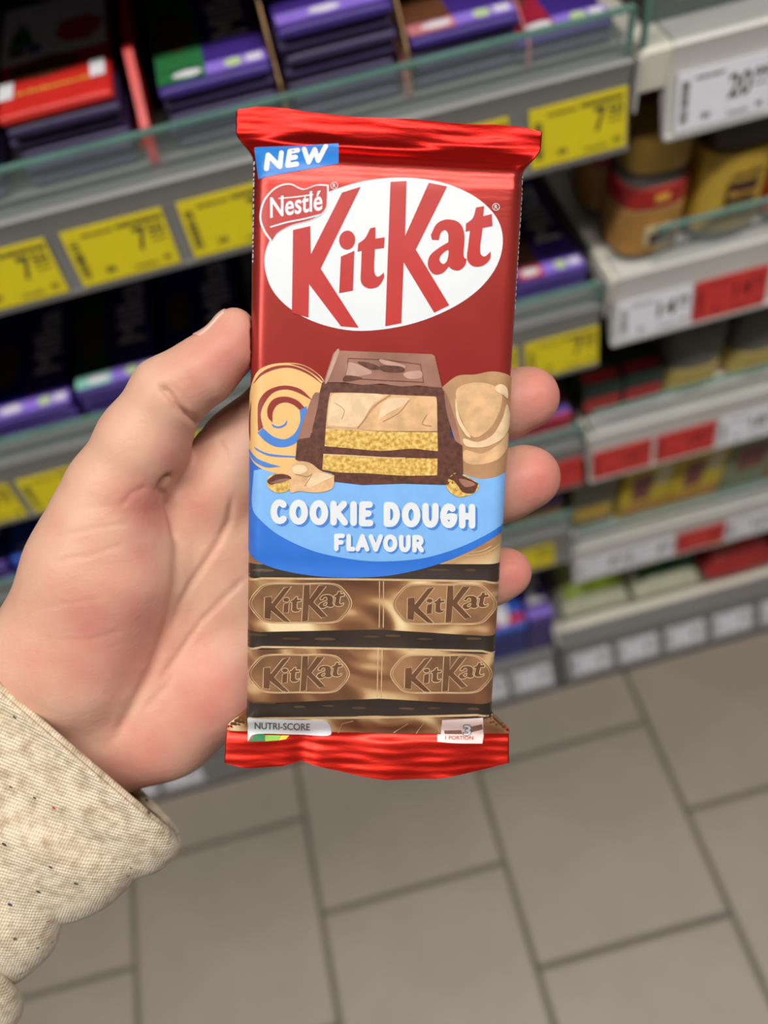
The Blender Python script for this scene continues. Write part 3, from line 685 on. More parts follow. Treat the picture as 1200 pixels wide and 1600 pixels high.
ab2 = nt.nodes.new('ShaderNodeMath'); ab2.operation = 'ABSOLUTE'; nt.links.new(ab.outputs[0], ab2.inputs[0])
mr = nt.nodes.new('ShaderNodeMapRange'); mr.inputs[1].default_value = 0.066; mr.inputs[2].default_value = 0.088; mr.inputs[3].default_value = 0.0; mr.inputs[4].default_value = 1.0
nt.links.new(ab2.outputs[0], mr.inputs[0])                     # crumpling grows towards the seals
bp = nt.nodes.new('ShaderNodeBump'); bp.inputs['Distance'].default_value = 0.0012
ms = nt.nodes.new('ShaderNodeMath'); ms.operation = 'MULTIPLY_ADD'; ms.inputs[1].default_value = 0.22; ms.inputs[2].default_value = 0.03
nt.links.new(mr.outputs[0], ms.inputs[0]); nt.links.new(ms.outputs[0], bp.inputs['Strength'])
mm_ = nt.nodes.new('ShaderNodeMath'); mm_.operation = 'MULTIPLY_ADD'; mm_.inputs[1].default_value = 0.35; mm_.inputs[2].default_value = 0.48; nt.links.new(mr.outputs[0], mm_.inputs[0]); nt.links.new(mm_.outputs[0], b.inputs['Metallic'])
nt.links.new(nz.outputs['Fac'], bp.inputs['Height']); nt.links.new(bp.outputs[0], b.inputs['Normal'])
rp = nt.nodes.new('ShaderNodeValToRGB'); rp.color_ramp.interpolation = 'CONSTANT'            # film colours along the bar: red, chocolate, blue, red
els = rp.color_ramp.elements; els[0].position = 0.0; els[0].color = lin((204, 36, 24)); els[1].position = 0.5+(-84)/200; els[1].color = lin((128, 88, 56))
for p_, c_ in ((0.5-15/200, (46, 112, 208)), (0.5+7/200, (166, 52, 46)), (0.5+76/200, (184, 24, 18))): e = els.new(p_); e.color = lin(c_)
mc = nt.nodes.new('ShaderNodeMath'); mc.operation = 'MULTIPLY_ADD'; mc.inputs[1].default_value = 5.0; mc.inputs[2].default_value = 0.5
nt.links.new(sp.outputs['Y'], mc.inputs[0]); nt.links.new(mc.outputs[0], rp.inputs[0]); nt.links.new(rp.outputs[0], b.inputs['Base Color'])
wrapper = mesh('wrapper', np.concatenate([front, back]), fc+fb_+rim, m_foil, bar, True)
bmw = bmesh.new(); bmw.from_mesh(wrapper.data); bmesh.ops.remove_doubles(bmw, verts=bmw.verts, dist=1e-6); bmesh.ops.recalc_face_normals(bmw, faces=bmw.faces); bmw.to_mesh(wrapper.data); bmw.free()
wrapper.data.polygons.foreach_set('use_smooth', [True]*len(wrapper.data.polygons))

# --- printed artwork: thin layers that follow the wrapper's surface
LAYER = 0.045
def densify(p, step):
    out = []
    for a, b_ in zip(p, np.roll(p, -1, 0)):
        k = max(1, int(np.linalg.norm(b_-a)/step)); out += [a+(b_-a)*i/k for i in range(k)]
    return np.array(out)
def on_film(uv, layer):
    """points a thin layer above the film, offset along its normal"""
    u, v = uv[:, 0], uv[:, 1]; h = 0.02; w_ = bw(v)
    uc = np.clip(u, -(w_-0.12), w_-0.12)
    n0 = bfront(uc, v); du = (bfront(uc+h, v)-bfront(uc-h, v))/(2*h); dv = (bfront(uc, v+h)-bfront(uc, v-h))/(2*h)
    N_ = np.stack([-du, -dv, np.ones_like(du)], 1); N_ /= np.linalg.norm(N_, axis=1)[:, None]
    return np.column_stack([uc, v, n0])+N_*(LAYER*layer+0.02)
def decal(name, groups, layer, m, px=True, grid=None, parent=None, label=None):
    """groups: list of polygon sets (even-odd); pixel outlines are taken onto the wrapper's front"""
    V = []; F = []
    for gi, polys in enumerate(groups):
        P = [px_to_uv(p) if px else np.asarray(p, float) for p in polys]
        allp = np.concatenate(P)
        gsp = grid or 1.3; ext = None
        if np.abs(allp[:, 0]).max() > 31:           # finer where the film rounds over the sides
            uu = np.arange(30.6, 37.2, 0.42); g1, g2 = np.meshgrid(np.concatenate([-uu, uu]), np.arange(math.floor(allp[:, 1].min()/1.15)*1.15, allp[:, 1].max(), 1.15)); ext = np.stack([g1.ravel(), g2.ravel()], 1)+0.013
        v, f = triangulate([densify(p, 1.0) for p in P], gsp, ext)
        f = f+sum(len(q) for q in V); V.append(on_film(v, layer+0.22*(gi % 4))/1000); F += [tuple(int(i) for i in q) for q in f]
    V = np.concatenate(V)
    # all faces towards the front
    F = [q if np.cross(V[q[1]]-V[q[0]], V[q[2]]-V[q[0]])[2] > 0 else q[::-1] for q in F]
    o = mesh(name, V, F, m, parent or wrapper, True)
    if label: o['label'] = label
    return o
def decal_text(name, s, bl, br, tl, layer, m, bold=0.02, parent=None, raw=None):
    v, f = text_mesh(s, bold); bl, br, tl = map(lambda q: np.array(q, float), (bl, br, tl))
    P = bl+v[:, :1]*(br-bl)+v[:, 1:]*(tl-bl); uv = px_to_uv(P)
    return mesh(name, on_film(uv, layer)/1000, f, m, parent or wrapper)
def decals(name, groups, *a, **k):
    for g_ in groups: decal(name, [g_], *a, **k)
def zz(x0, y0, k): return lambda pts: [(x0+p[0]*k, y0+p[1]*k)+tuple(p[2:]) for p in pts]
z1, z2, z3, z7, z8 = zz(340, 140, .45), zz(340, 520, .45), zz(340, 860, .45), zz(380, 540, .358333), zz(380, 1090, .358333)
def SP(z, pts, n=6): return smooth_poly(z(pts), n)
def PP(z, pts): return np.array([p[:2] for p in z(pts)], float)
def ink(name, col, var=0.03, scale=200, rough=0.42, **k): return mat(name, col, rough, var=var, scale=scale, **k)
m_iw = ink('ink_white', (220, 225, 231), 0.008); m_ired = ink('ink_red', (182, 34, 30)); m_iblue = ink('ink_blue', (46, 112, 208)); m_ilb = ink('ink_light_blue', (124, 178, 238)); m_inew = ink('ink_new_blue', (40, 124, 208))
m_ish = ink('ink_shadow_blue', (72, 128, 208)); m_itan = ink('ink_tan', (232, 186, 122)); m_idr = ink('ink_dark_red', (140, 44, 36))
m_cho = ink('ink_choc_cut', (92, 54, 42), 0.28, 700); m_chg = ink('ink_choc_gloss', (148, 104, 88), 0.22, 90); m_chl = ink('ink_choc_light', (186, 148, 132), 0.1, 200)
m_crm = ink('ink_cream', (214, 172, 128), 0.14, 260); m_crl = ink('ink_cream_light', (230, 198, 160), 0.1, 300); m_crd = ink('ink_cream_deep', (178, 136, 98), 0.12, 160)
m_waf = ink('ink_wafer', (186, 138, 52), scale=900, col2=(232, 200, 118)); m_igrey = ink('ink_grey', (92, 96, 100)); m_dband = ink('ink_dark_band', (52, 42, 36), 0.3, 60); m_dlight = ink('ink_band_glint', (84, 64, 46), 0.3, 120)
m_line = ink('ink_emboss_line', (194, 164, 126), 0.12, 200); m_emb = ink('ink_emboss', (108, 74, 52), scale=60, col2=(156, 116, 80)); m_emd = ink('ink_emboss_dark', (100, 68, 48), 0.2, 90)
m_gr1 = ink('ink_green', (24, 116, 62)); m_gr2 = ink('ink_lime', (130, 190, 60)); m_gr3 = ink('ink_yellow', (232, 196, 60)); m_pinkw = ink('ink_pinkish_white', (236, 214, 210))
# marbled chocolate photograph on the lower wrapper
m_choc = bpy.data.materials.new('ink_marbled_chocolate'); m_choc.use_nodes = True
nt = m_choc.node_tree; b = nt.nodes['Principled BSDF']; b.inputs['Roughness'].default_value = 0.34
tc = nt.nodes.new('ShaderNodeTexCoord'); mp = nt.nodes.new('ShaderNodeMapping'); mp.inputs['Scale'].default_value = (26, 40, 1); mp.inputs['Rotation'].default_value = (0, 0, 0.5)
nz = nt.nodes.new('ShaderNodeTexNoise'); nz.inputs['Scale'].default_value = 1.5; nz.inputs['Detail'].default_value = 0.6; nz.inputs['Distortion'].default_value = 1.7
rp = nt.nodes.new('ShaderNodeValToRGB'); cr = rp.color_ramp
cr.elements[0].position = 0.30; cr.elements[0].color = lin((88, 58, 42)); cr.elements[1].position = 0.74; cr.elements[1].color = lin((234, 212, 168))
for p_, c_ in ((0.45, (118, 80, 56)), (0.56, (152, 112, 78)), (0.64, (200, 166, 120))):
    e = cr.elements.new(p_); e.color = lin(c_)
nt.links.new(tc.outputs['Object'], mp.inputs[0]); nt.links.new(mp.outputs[0], nz.inputs['Vector']); nt.links.new(nz.outputs['Fac'], rp.inputs[0]); nt.links.new(rp.outputs[0], b.inputs['Base Color'])

vlo = -86.0
choc_uv = [(-36.95, -10), (36.95, -10)]+[(float(bw(v)-0.03), v) for v in np.linspace(-12, vlo, 40)]+[(-float(bw(v)-0.03), v) for v in np.linspace(vlo, -12, 40)]
decal('chocolate_photo', [[np.array(choc_uv)]], 1, m_choc, px=False, grid=1.2)
# finger gaps
bands = [[(95, 36), (990, 36), (990, 102), (560, 96), (95, 86)], [(90, 268), (560, 274), (985, 284), (985, 346), (560, 336), (90, 328)], [(90, 512), (560, 514), (970, 516), (960, 566), (560, 573), (100, 577)]]
decal('finger_gap', [[PP(z3, q)] for q in bands], 2, m_dband, grid=1.2)
glints = []
rg = random.Random(5)
for y0 in (70, 302, 540):
    for k in range(7):
        x = 150+k*120+rg.uniform(-30, 30); glints.append([np.array(z3(ellipse(x, y0+rg.uniform(-8, 8)+(x-560)*0.012, rg.uniform(20, 44), rg.uniform(3, 5), 0.02, 20).tolist()))])
decal('gap_glint', glints, 3, m_dlight)
lines = []
for q in ([(95, 96), (560, 101), (980, 108)], [(95, 334), (560, 341), (970, 350)], [(110, 582), (560, 579), (950, 570)]):
    lines.append(ribbon(smooth_poly(z3(q), 8, False), 3.2))
for x in (562, 576):
    lines.append(ribbon(PP(z3, [(x, 108), (x, 150), (x, 200), (x-1, 266)]), 1.6)); lines.append(ribbon(PP(z3, [(x-5, 346), (x-6, 400), (x-7, 450), (x-8, 508)]), 1.6))
decal('ridge_highlight', lines, 3, m_line)

# the name mark, outlines in the zoomed picture's units
OVAL = [(163, 605), (178, 530), (225, 460), (300, 398), (400, 350), (510, 318), (640, 306), (775, 322), (890, 370), (965, 440), (990, 520), (970, 610), (905, 695), (800, 765), (660, 817), (500, 838), (370, 818), (262, 768), (190, 695)]
K1 = [(262, 488), (322, 474), (324, 572), (432, 358), (497, 338), (358, 622), (490, 827), (428, 822), (318, 676), (316, 792), (258, 775)]
I_ = [(428, 580), (475, 560), (470, 698), (422, 707)]
T1 = [(530, 482, 1), (548, 478, 1), (548, 518, 1), (580, 513, 1), (578, 550, 1), (546, 554, 1), (544, 630), (556, 650), (577, 636, 1), (577, 655), (557, 684), (522, 690), (498, 668), (498, 620), (500, 560, 1), (486, 563, 1), (488, 535, 1), (512, 516)]
K2 = [(600, 321), (656, 318), (651, 508), (733, 324), (797, 337), (688, 556), (804, 749), (752, 775), (646, 600), (638, 811), (582, 822)]
A_ = [(740, 505, 1), (762, 465), (800, 451), (840, 464), (857, 505), (854, 575), (865, 590, 1), (858, 612), (838, 628), (815, 625), (803, 615, 1), (780, 638), (750, 641), (730, 612), (737, 577), (768, 550), (801, 530, 1), (800, 500), (788, 488), (774, 500), (768, 523, 1), (744, 522, 1)]
AH = [(801, 558), (797, 592), (783, 606), (770, 592), (779, 572)]
T2 = [(897, 410, 1), (925, 405, 1), (922, 440, 1), (952, 432, 1), (954, 474, 1), (920, 481, 1), (911, 560), (926, 580), (948, 562, 1), (945, 590), (920, 612), (886, 613), (866, 588), (870, 540), (876, 490, 1), (861, 494, 1), (862, 466, 1), (886, 446)]
DOT = ellipse(450, 523, 28, 33, 0.1, 28)
def mark(T):
    f_ = lambda p: T(p)
    return [[smooth_poly(f_(K1+[]), 1)], [smooth_poly(f_(I_), 1)], [np.array(f_(DOT.tolist()))], [smooth_poly(f_(T1), 5)], [smooth_poly(f_(K2), 1)], [smooth_poly(f_(A_), 5), smooth_poly(f_(AH), 6)], [smooth_poly(f_(T2), 5)]]
ovl = decal('name_oval', [[SP(z1, OVAL, 5)]], 2, m_iw)
decal('name_lettering', mark(z1), 4, m_ired, label='large red name lettering on the white oval')
# maker's heart-shaped badge
HEART = [(147, 445), (160, 385), (200, 340), (250, 326), (298, 345), (345, 330), (386, 331, 1), (386, 375), (378, 418), (330, 453), (255, 474), (205, 502), (185, 530, 1), (160, 492)]
hz = lambda s: [(265+(p[0]-265)*s, 420+(p[1]-420)*s)+tuple(p[2:]) for p in HEART]
decal('badge_border', [[SP(z1, hz(1.0), 5)]], 5, m_iw)
decal('badge', [[SP(z1, hz(0.945), 5)]], 6, m_ired)
Z1 = lambda p: z1([p])[0]
decal_text('badge_lettering', 'Nestl\u00e9', Z1((183, 448)), Z1((364, 420)), Z1((183, 376)), 8, m_iw, 0.018)
decal('badge_strokes', [ribbon(smooth_poly(z1(q), 6, False), w_) for q, w_ in (([(214, 379), (270, 374), (330, 366)], 2.0), ([(185, 478), (240, 462), (300, 450), (355, 436)], 2.4))], 8, m_iw)
rings = []
for cx, cy in ((405, 334), (966, 408)): rings.append([np.array(z1(ellipse(cx, cy, 13, 13).tolist())), np.array(z1(ellipse(cx, cy, 11, 11).tolist()))])
decal('registered_ring', rings, 5, m_iw)
for cx, cy in ((405, 334), (966, 408)): decal_text('registered_letter', 'R', Z1((cx-5, cy+7)), Z1((cx+6, cy+7)), Z1((cx-5, cy-7)), 5, m_iw, 0.01)
# corner flash
decal('corner_flash', [[PP(z1, [(128, 203), (420, 186), (420, 258), (143, 312)])]], 3, m_inew, grid=1.0)

# blue wave
BL = [(80, 440, 1), (103, 440, 1), (140, 345, 1), (305, 255, 1), (420, 235, 1), (800, 470, 1), (1010, 490, 1), (1010, 640, 1), (985, 690), (880, 755), (750, 808), (600, 842), (450, 850), (320, 842), (200, 818), (130, 785), (100, 740), (80, 700, 1)]
decal('blue_wave', [[SP(z2, BL, 5)]], 4, m_iblue, grid=1.1)
LB = [(128, 478, 1), (300, 440, 1), (860, 440, 1), (1010, 488, 1), (1010, 650, 1), (930, 702), (820, 752), (700, 784), (560, 793), (450, 783), (330, 756), (220, 706), (152, 652), (122, 600)]
decal('pale_wave', [[SP(z2, LB, 5)]], 5, m_ilb, grid=1.1)
# swirl
SW = [(190, 75), (260, 84), (320, 118), (358, 165), (400, 300), (340, 440), (230, 555), (150, 556), (85, 538), (42, 500), (24, 430), (26, 300), (34, 200), (60, 120), (110, 86)]
sw = decal('swirl', [[SP(z7, SW, 5)]], 6, m_itan, grid=1.2)
decal('swirl_gap', [[SP(z7, q, 4)] for q in (
    [(46, 170, 1), (80, 118), (140, 90), (215, 88), (290, 118), (350, 172, 1), (285, 126), (212, 98), (145, 102), (85, 128)],
    [(200, 78, 1), (265, 88), (325, 125), (356, 165, 1), (318, 132), (262, 98)],
    [(68, 372, 1), (66, 300), (72, 240), (108, 195), (178, 174), (250, 190), (304, 240, 1), (235, 203), (180, 191), (130, 206), (95, 248), (78, 300), (88, 358, 1)],
    [(128, 335, 1), (108, 310), (108, 268), (135, 232), (185, 222), (235, 238), (268, 270, 1), (246, 280, 1), (220, 258), (185, 247), (150, 258), (130, 290)],
    [(36, 420, 1), (28, 340), (40, 240, 1), (36, 330)])], 8, m_idr)
decal('swirl_blue_gap', [[SP(z7, q, 4)] for q in (
    [(64, 380, 1), (88, 360, 1), (130, 395), (180, 408), (222, 385), (248, 335), (247, 280, 1), (276, 264, 1), (280, 310), (265, 375), (235, 420), (190, 441), (140, 440), (95, 415)],
    [(124, 340, 1), (150, 352), (178, 343), (193, 322, 1), (188, 345), (160, 360), (132, 355)],
    [(50, 440, 1), (110, 470), (232, 482, 1), (232, 488, 1), (120, 482), (65, 458)],
    [(30, 448, 1), (60, 488), (110, 512), (165, 527, 1), (100, 530), (55, 506), (33, 472)])], 8, m_ish)
# cream dollop at the right
DO = [(866, 182, 1), (915, 142), (950, 128), (1010, 126), (1080, 113), (1140, 122), (1185, 150, 1), (1180, 350, 1), (1172, 530, 1), (1148, 545), (1100, 572), (1030, 580), (960, 560, 1), (945, 430), (885, 235)]
decal('cream_dollop', [[SP(z7, DO, 5)]], 6, m_crd, grid=1.2)
decals('dollop_fold', [[SP(z7, q, 5)] for q in ([(935, 185), (1020, 160), (1110, 185), (1125, 250), (1090, 340), (1030, 395), (990, 390), (950, 320), (930, 250)], [(965, 455), (1040, 470), (1110, 430), (1150, 380), (1150, 440), (1100, 500), (1010, 520), (960, 500)])], 8, m_crm)
decal('dollop_light', [[SP(z7, q, 5)] for q in ([(1145, 255), (1158, 330), (1130, 400), (1060, 440), (975, 440), (960, 405), (1020, 420), (1085, 390), (1125, 320)], [(1098, 180), (1120, 168), (1145, 185), (1148, 230), (1130, 215), (1105, 200)], [(925, 230), (945, 320), (990, 395), (970, 390), (930, 320)])], 10, m_crl)
# cut chocolate finger
CUTP = [(345, 160), (600, 170), (866, 182), (880, 235), (908, 400), (955, 435), (958, 560), (920, 598), (890, 606), (700, 600), (520, 606), (400, 592), (386, 556), (345, 546), (228, 496), (236, 412), (300, 380), (332, 210)]
decal('cut_finger', [[PP(z7, CUTP)]], 11, m_cho)
decals('finger_side', [[SP(z7, q, 4)] for q in ([(332, 204, 1), (305, 216), (262, 330), (238, 408, 1), (292, 400, 1), (326, 260)], [(872, 190, 1), (892, 232), (930, 350), (947, 432, 1), (922, 412, 1), (888, 300)])], 12, m_chg)
TOPF = [(392, 36), (415, 22), (620, 30), (825, 38), (836, 52), (866, 184), (600, 160), (350, 160, 1)]
decal('finger_top', [[PP(z7, [(350, 160), (392, 36), (402, 25), (415, 22), (822, 38), (834, 46), (866, 184), (760, 174), (690, 178), (600, 166), (520, 172), (440, 160)])]], 13, m_chg)
decal('top_emboss', [ribbon(PP(z7, q), 1.1) for q in ([(458, 56), (620, 62), (772, 82), (786, 160)], [(458, 56), (452, 100), (442, 142), (620, 152), (786, 160)])], 15, m_cho)
decal('top_gloss', [[SP(z7, q, 5)] for q in ([(455, 75), (520, 90), (560, 120), (480, 138), (450, 130)], [(600, 60), (700, 85), (690, 100), (610, 80)], [(700, 120), (770, 110), (775, 140), (720, 145)], [(402, 28), (418, 30), (372, 150), (358, 155)])], 15, m_chl)
decal('top_emboss_dark', [[SP(z7, q, 5)] for q in ([(500, 70), (560, 78), (600, 100), (560, 105), (520, 90)], [(600, 88), (690, 92), (695, 115), (610, 112)], [(450, 130), (520, 142), (440, 156)])], 16, m_cho)
decal('cream_filling', [[SP(z7, [(392, 206), (500, 206), (600, 212), (835, 222, 1), (843, 240), (846, 373, 1), (600, 372), (480, 362), (360, 358, 1), (366, 290), (378, 215)], 4)]], 13, m_crm)
decals('cream_light', [[SP(z7, q, 5)] for q in ([(395, 212), (500, 208), (610, 216), (560, 262), (520, 330), (490, 355), (400, 350), (368, 340), (380, 250)], [(620, 240), (720, 228), (700, 260), (640, 290), (590, 320)])], 15, m_crl)
decal('cream_crease', [ribbon(smooth_poly(z7(q), 6, False), w_) for q, w_ in (([(640, 215), (570, 265), (530, 320), (500, 358)], 2.4), ([(720, 240), (680, 290), (610, 330)], 1.4), ([(400, 250), (440, 280), (430, 320)], 1.0), ([(800, 300), (780, 340), (820, 350)], 1.2))], 16, m_crd)
decals('wafer', [[SP(z7, [(360, 360, 1), (470, 362), (600, 374), (846, 376, 1), (848, 460, 1), (800, 455), (730, 449), (600, 458), (450, 446), (355, 438, 1)], 4)], [SP(z7, [(350, 472, 1), (480, 478), (620, 487), (846, 492, 1), (845, 565, 1), (700, 566), (540, 556), (420, 552), (345, 540, 1)], 4)]], 14, m_waf)
decal('wafer_edge', [ribbon(smooth_poly(z7(q), 4, False), 1.2) for q in ([(350, 473), (480, 479), (620, 487), (705, 489)], [(362, 362), (470, 364), (545, 372)])], 16, m_crl)
# crumbs at the foot
decals('nut_crumb', [[np.array(z7(ellipse(158, 598, 55, 43, 0.1).tolist()))], [SP(z7, [(890, 590), (930, 552), (1024, 600), (1008, 640), (940, 660), (890, 626)], 3)]], 11, m_waf)
decals('nut_chocolate', [[SP(z7, [(106, 590), (140, 562), (190, 562), (210, 580), (165, 590), (125, 605)], 4)], [SP(z7, [(905, 572, 1), (930, 552, 1), (1024, 600, 1), (1005, 640), (960, 640), (935, 610)], 3)]], 13, m_cho)
decals('nut_gloss', [[SP(z7, [(120, 598), (160, 582), (205, 580), (160, 598)], 4)], [SP(z7, [(940, 580), (990, 590), (1010, 606), (965, 615)], 4)]], 14, m_chg)
decal('cream_crumb', [[SP(z7, [(195, 545), (232, 506), (290, 510), (340, 545), (397, 564, 1), (388, 622), (320, 640), (245, 634), (208, 640), (200, 590)], 5)]], 12, m_crm)
decals('crumb_fold', [[SP(z7, q, 5)] for q in ([(300, 560), (350, 555), (390, 570), (350, 590), (290, 620), (275, 600)], [(215, 530), (260, 520), (280, 545), (230, 560)])], 14, m_crl)
decal('crumb_crease', [ribbon(smooth_poly(z7([(230, 560), (280, 570), (300, 560), (270, 610)]), 6, False), 1.4)], 15, m_crd)

# flavour lettering: hand-drawn strokes, unit boxes with y down
def arc(cx, cy, rx, ry, a0, a1, n=14): return [(cx+rx*math.cos(R(a)), cy+ry*math.sin(R(a))) for a in np.linspace(a0, a1, n)]
GL = {'C': [arc(.52, .5, .5, .5, -50, -310)], 'O': [arc(.5, .5, .5, .5, 0, 360, 28)], 'K': [[(.0, 0), (0, 1)], [(.92, 0), (.1, .52)], [(.3, .45), (1, 1)]], 'I': [[(.5, 0), (.5, 1)]],
      'E': [[(.05, 0), (.0, 1)], [(.05, 0), (.9, .0)], [(.03, .5), (.75, .48)], [(0, 1), (.95, 1)]], 'D': [[(.0, 0), (.0, 1)], [(0, 0), (.35, .0)]+arc(.35, .5, .62, .5, -90, 90)+[(.35, 1), (0, 1)]],
      'U': [[(0, 0), (0, .55)]+arc(.5, .58, .5, .42, 180, 0)+[(1, .55), (1, 0)]], 'G': [arc(.52, .5, .5, .5, -50, -350)+[(.98, .55)], [(.55, .55), (1.0, .55)]], 'H': [[(0, 0), (0, 1)], [(1, 0), (1, 1)], [(0, .5), (1, .5)]],
      'F': [[(0, 0), (0, 1)], [(0, 0), (1, 0)], [(0, .5), (.8, .5)]], 'L': [[(0, 0), (0, 1)], [(0, 1), (1, 1)]], 'A': [[(0, 1), (.5, 0)], [(.5, 0), (1, 1)], [(.2, .68), (.8, .68)]], 'V': [[(0, 0), (.5, 1)], [(.5, 1), (1, 0)]],
      'N': [[(0, 1), (0, 0)], [(0, 0), (1, 1)], [(1, 1), (1, 0)]], 'W': [[(0, 0), (.28, 1)], [(.28, 1), (.5, .15)], [(.5, .15), (.72, 1)], [(.72, 1), (1, 0)]],
      'R': [[(0, 0), (0, 1)], [(0, 0), (.45, 0)]+arc(.45, .27, .5, .27, -90, 90)+[(0, .54)], [(.45, .54), (1, 1)]]}
def word(items, w_, dx=0.0, dy=0.0, zf=z2):
    out = []
    for ch, x0, x1, y0, y1 in items:
        h = w_/2
        for st in GL[ch]:
            q = np.array([(x0+h+p[0]*(x1-x0-w_)+dx, y0+h+p[1]*(y1-y0-w_)+dy) for p in st])
            if len(q) == 2: q = np.linspace(q[0], q[1], 4)
            if ch == 'O': out.append(ribbon(np.array(zf(q[:-1].tolist())), w_*0.45, True))
            else: out.append(ribbon(np.array(zf(q.tolist())), w_*0.45))
    return out
def row(spec, ya, yb, slope, x_ref):
    return [(c_, a, b_, ya+(0.5*(a+b_)-x_ref)*slope, yb+(0.5*(a+b_)-x_ref)*slope) for c_, a, b_ in spec]
CD = row([('C', 183, 247), ('O', 249, 314), ('O', 319, 384), ('K', 391, 453), ('I', 460, 484), ('E', 490, 542), ('D', 576, 634), ('O', 639, 704), ('U', 710, 767), ('G', 771, 832), ('H', 837, 894)], 577, 664, 0.024, 215)
FL = row([('F', 404, 442), ('L', 447, 478), ('A', 478, 527), ('V', 524, 574), ('O', 574, 624), ('U', 629, 670), ('R', 675, 716)], 696, 757, 0.018, 420)
def flash(pts):           # slanted and rising to the right, then onto the photograph's scale
    return z1([(x+(250-y)*0.12, y-(x-165)*0.155) for x, y in pts])
NEWW = [('N', 165, 228, 222, 286), ('E', 238, 288, 222, 286), ('W', 290, 382, 222, 286)]
decal('flash_lettering', word(NEWW, 17, zf=flash), 5, m_iw, grid=1.5)
decal('lettering_shadow', word(CD, 23, 8, 8)+word(FL, 16, 6, 6), 7, m_ish, grid=1.5)
decal('flavour_lettering', word(CD, 23), 9, m_iw, grid=1.5)
decal('flavour_lettering', word(FL, 16), 9, m_iw, grid=1.5)

# embossed name marks printed on the chocolate photo
for (x0, x1, y0, y1) in ((113, 466, 115, 250), (608, 966, 118, 254), (110, 458, 362, 492), (600, 951, 363, 493)):
    def T(pts, x0=x0, x1=x1, y0=y0, y1=y1):
        return z3([(x0+(p[0]-163)/827*(x1-x0)*0.94+(x1-x0)*0.03, y0+(p[1]-305)/533*(y1-y0), *p[2:]) for p in pts])
    cx, cy = (x0+x1)/2, (y0+y1)/2; rx, ry = (x1-x0)/2, (y1-y0)/2
    hexo = [(x0, cy), (x0+rx*.14, y0+ry*.35), (x0+rx*.36, y0), (cx, y0-1), (x1-rx*.36, y0), (x1-rx*.14, y0+ry*.35), (x1, cy), (x1-rx*.14, y1-ry*.35), (x1-rx*.36, y1), (cx, y1+1), (x0+rx*.36, y1), (x0+rx*.14, y1-ry*.35)]
    hx = smooth_poly(z3(hexo), 5)
    e = decal('embossed_oval', [[hx]], 4, m_emb, grid=1.2)
    cen = hx.mean(0)
    mk = mark(T)
    decal('oval_outline', [ribbon(hx, 1.5, True), ribbon(cen+(hx-cen)*0.955, 0.9, True)], 5, m_line, grid=1.5)
    decal('embossed_lettering', mk, 6, m_emd)
    decal('lettering_outline', [ribbon(p, 1.25, True) for grp in mk for p in grp], 7, m_line, grid=1.5)
decal('oval_outline', [ribbon(smooth_poly(z3(q), 6, False), 1.5) for q in ([(862, 18), (915, 12), (955, -6), (975, -22)], [(880, 8), (920, 0), (950, -16)])], 5, m_line)
decal('lettering_outline', [ribbon(PP(z3, q), 1.3) for q in ([(420, 632), (432, 600), (470, 590)], [(612, 632), (660, 600)], [(690, 634), (720, 592)], [(770, 630), (760, 596)])], 5, m_line)
# nutrition flash and portion mark near the lower seal
decal('nutrition_panel', [[SP(z8, [(20, 90, 1), (45, 90), (200, 94), (340, 98), (372, 110), (383, 138), (370, 166), (250, 160, 1), (60, 158), (20, 190, 1)], 4)]], 4, m_iw, grid=1.0)
Z8 = lambda p: z8([p])[0]
decal_text('nutrition_lettering', 'NUTRI-SCORE', Z8((50, 134)), Z8((291, 140)), Z8((50, 104)), 6, m_igrey, 0.012)
decal('score_green', [[SP(z8, [(22, 192, 1), (45, 165), (75, 156), (95, 162, 1), (95, 190, 1)], 3)]], 6, m_gr1)
decal('score_lime', [[PP(z8, [(96, 163), (166, 164), (152, 186), (96, 190)])]], 6, m_gr2)
decal('score_yellow', [[PP(z8, [(167, 164), (200, 164), (186, 181), (153, 186)])]], 6, m_gr3)
decal('portion_panel', [[PP(z8, [(867, 96), (1044, 86), (1048, 164), (1042, 200), (845, 192), (847, 160), (862, 160)])]], 4, m_pinkw, grid=1.0)
decal('portion_finger', [[PP(z8, [(876, 140), (950, 138), (955, 158), (878, 158)])], [PP(z8, [(985, 125), (1040, 112), (1044, 135), (995, 148)])]], 6, m_chg)
decal_text('portion_digit', '3', Z8((956, 166)), Z8((994, 166)), Z8((958, 112)), 8, m_igrey, 0.07)
decal_text('portion_digit', '3', Z8((959, 163)), Z8((991, 163)), Z8((961, 115)), 9, m_iw, 0.02)
decal_text('portion_lettering', '1 PORTION', Z8((880, 184)), Z8((1002, 184)), Z8((880, 166)), 6, m_ired, 0.02)
# small white print along both side folds
side = []
rg = random.Random(11)
for s in (-1, 1):
    v = 76.0
    while v > (50 if s < 0 else 40):
        h = rg.uniform(0.5, 1.3); u0 = 36.25 if s > 0 else 36.1
        side.append([np.array([(s*u0, v), (s*(u0+rg.uniform(0.25, 0.5)), v), (s*(u0+rg.uniform(0.25, 0.5)), v-h), (s*u0, v-h)])]); v -= h+rg.uniform(0.3, 0.9)
tag(decal('side_print', side, 2, m_iw, px=False, grid=2), kind='stuff')

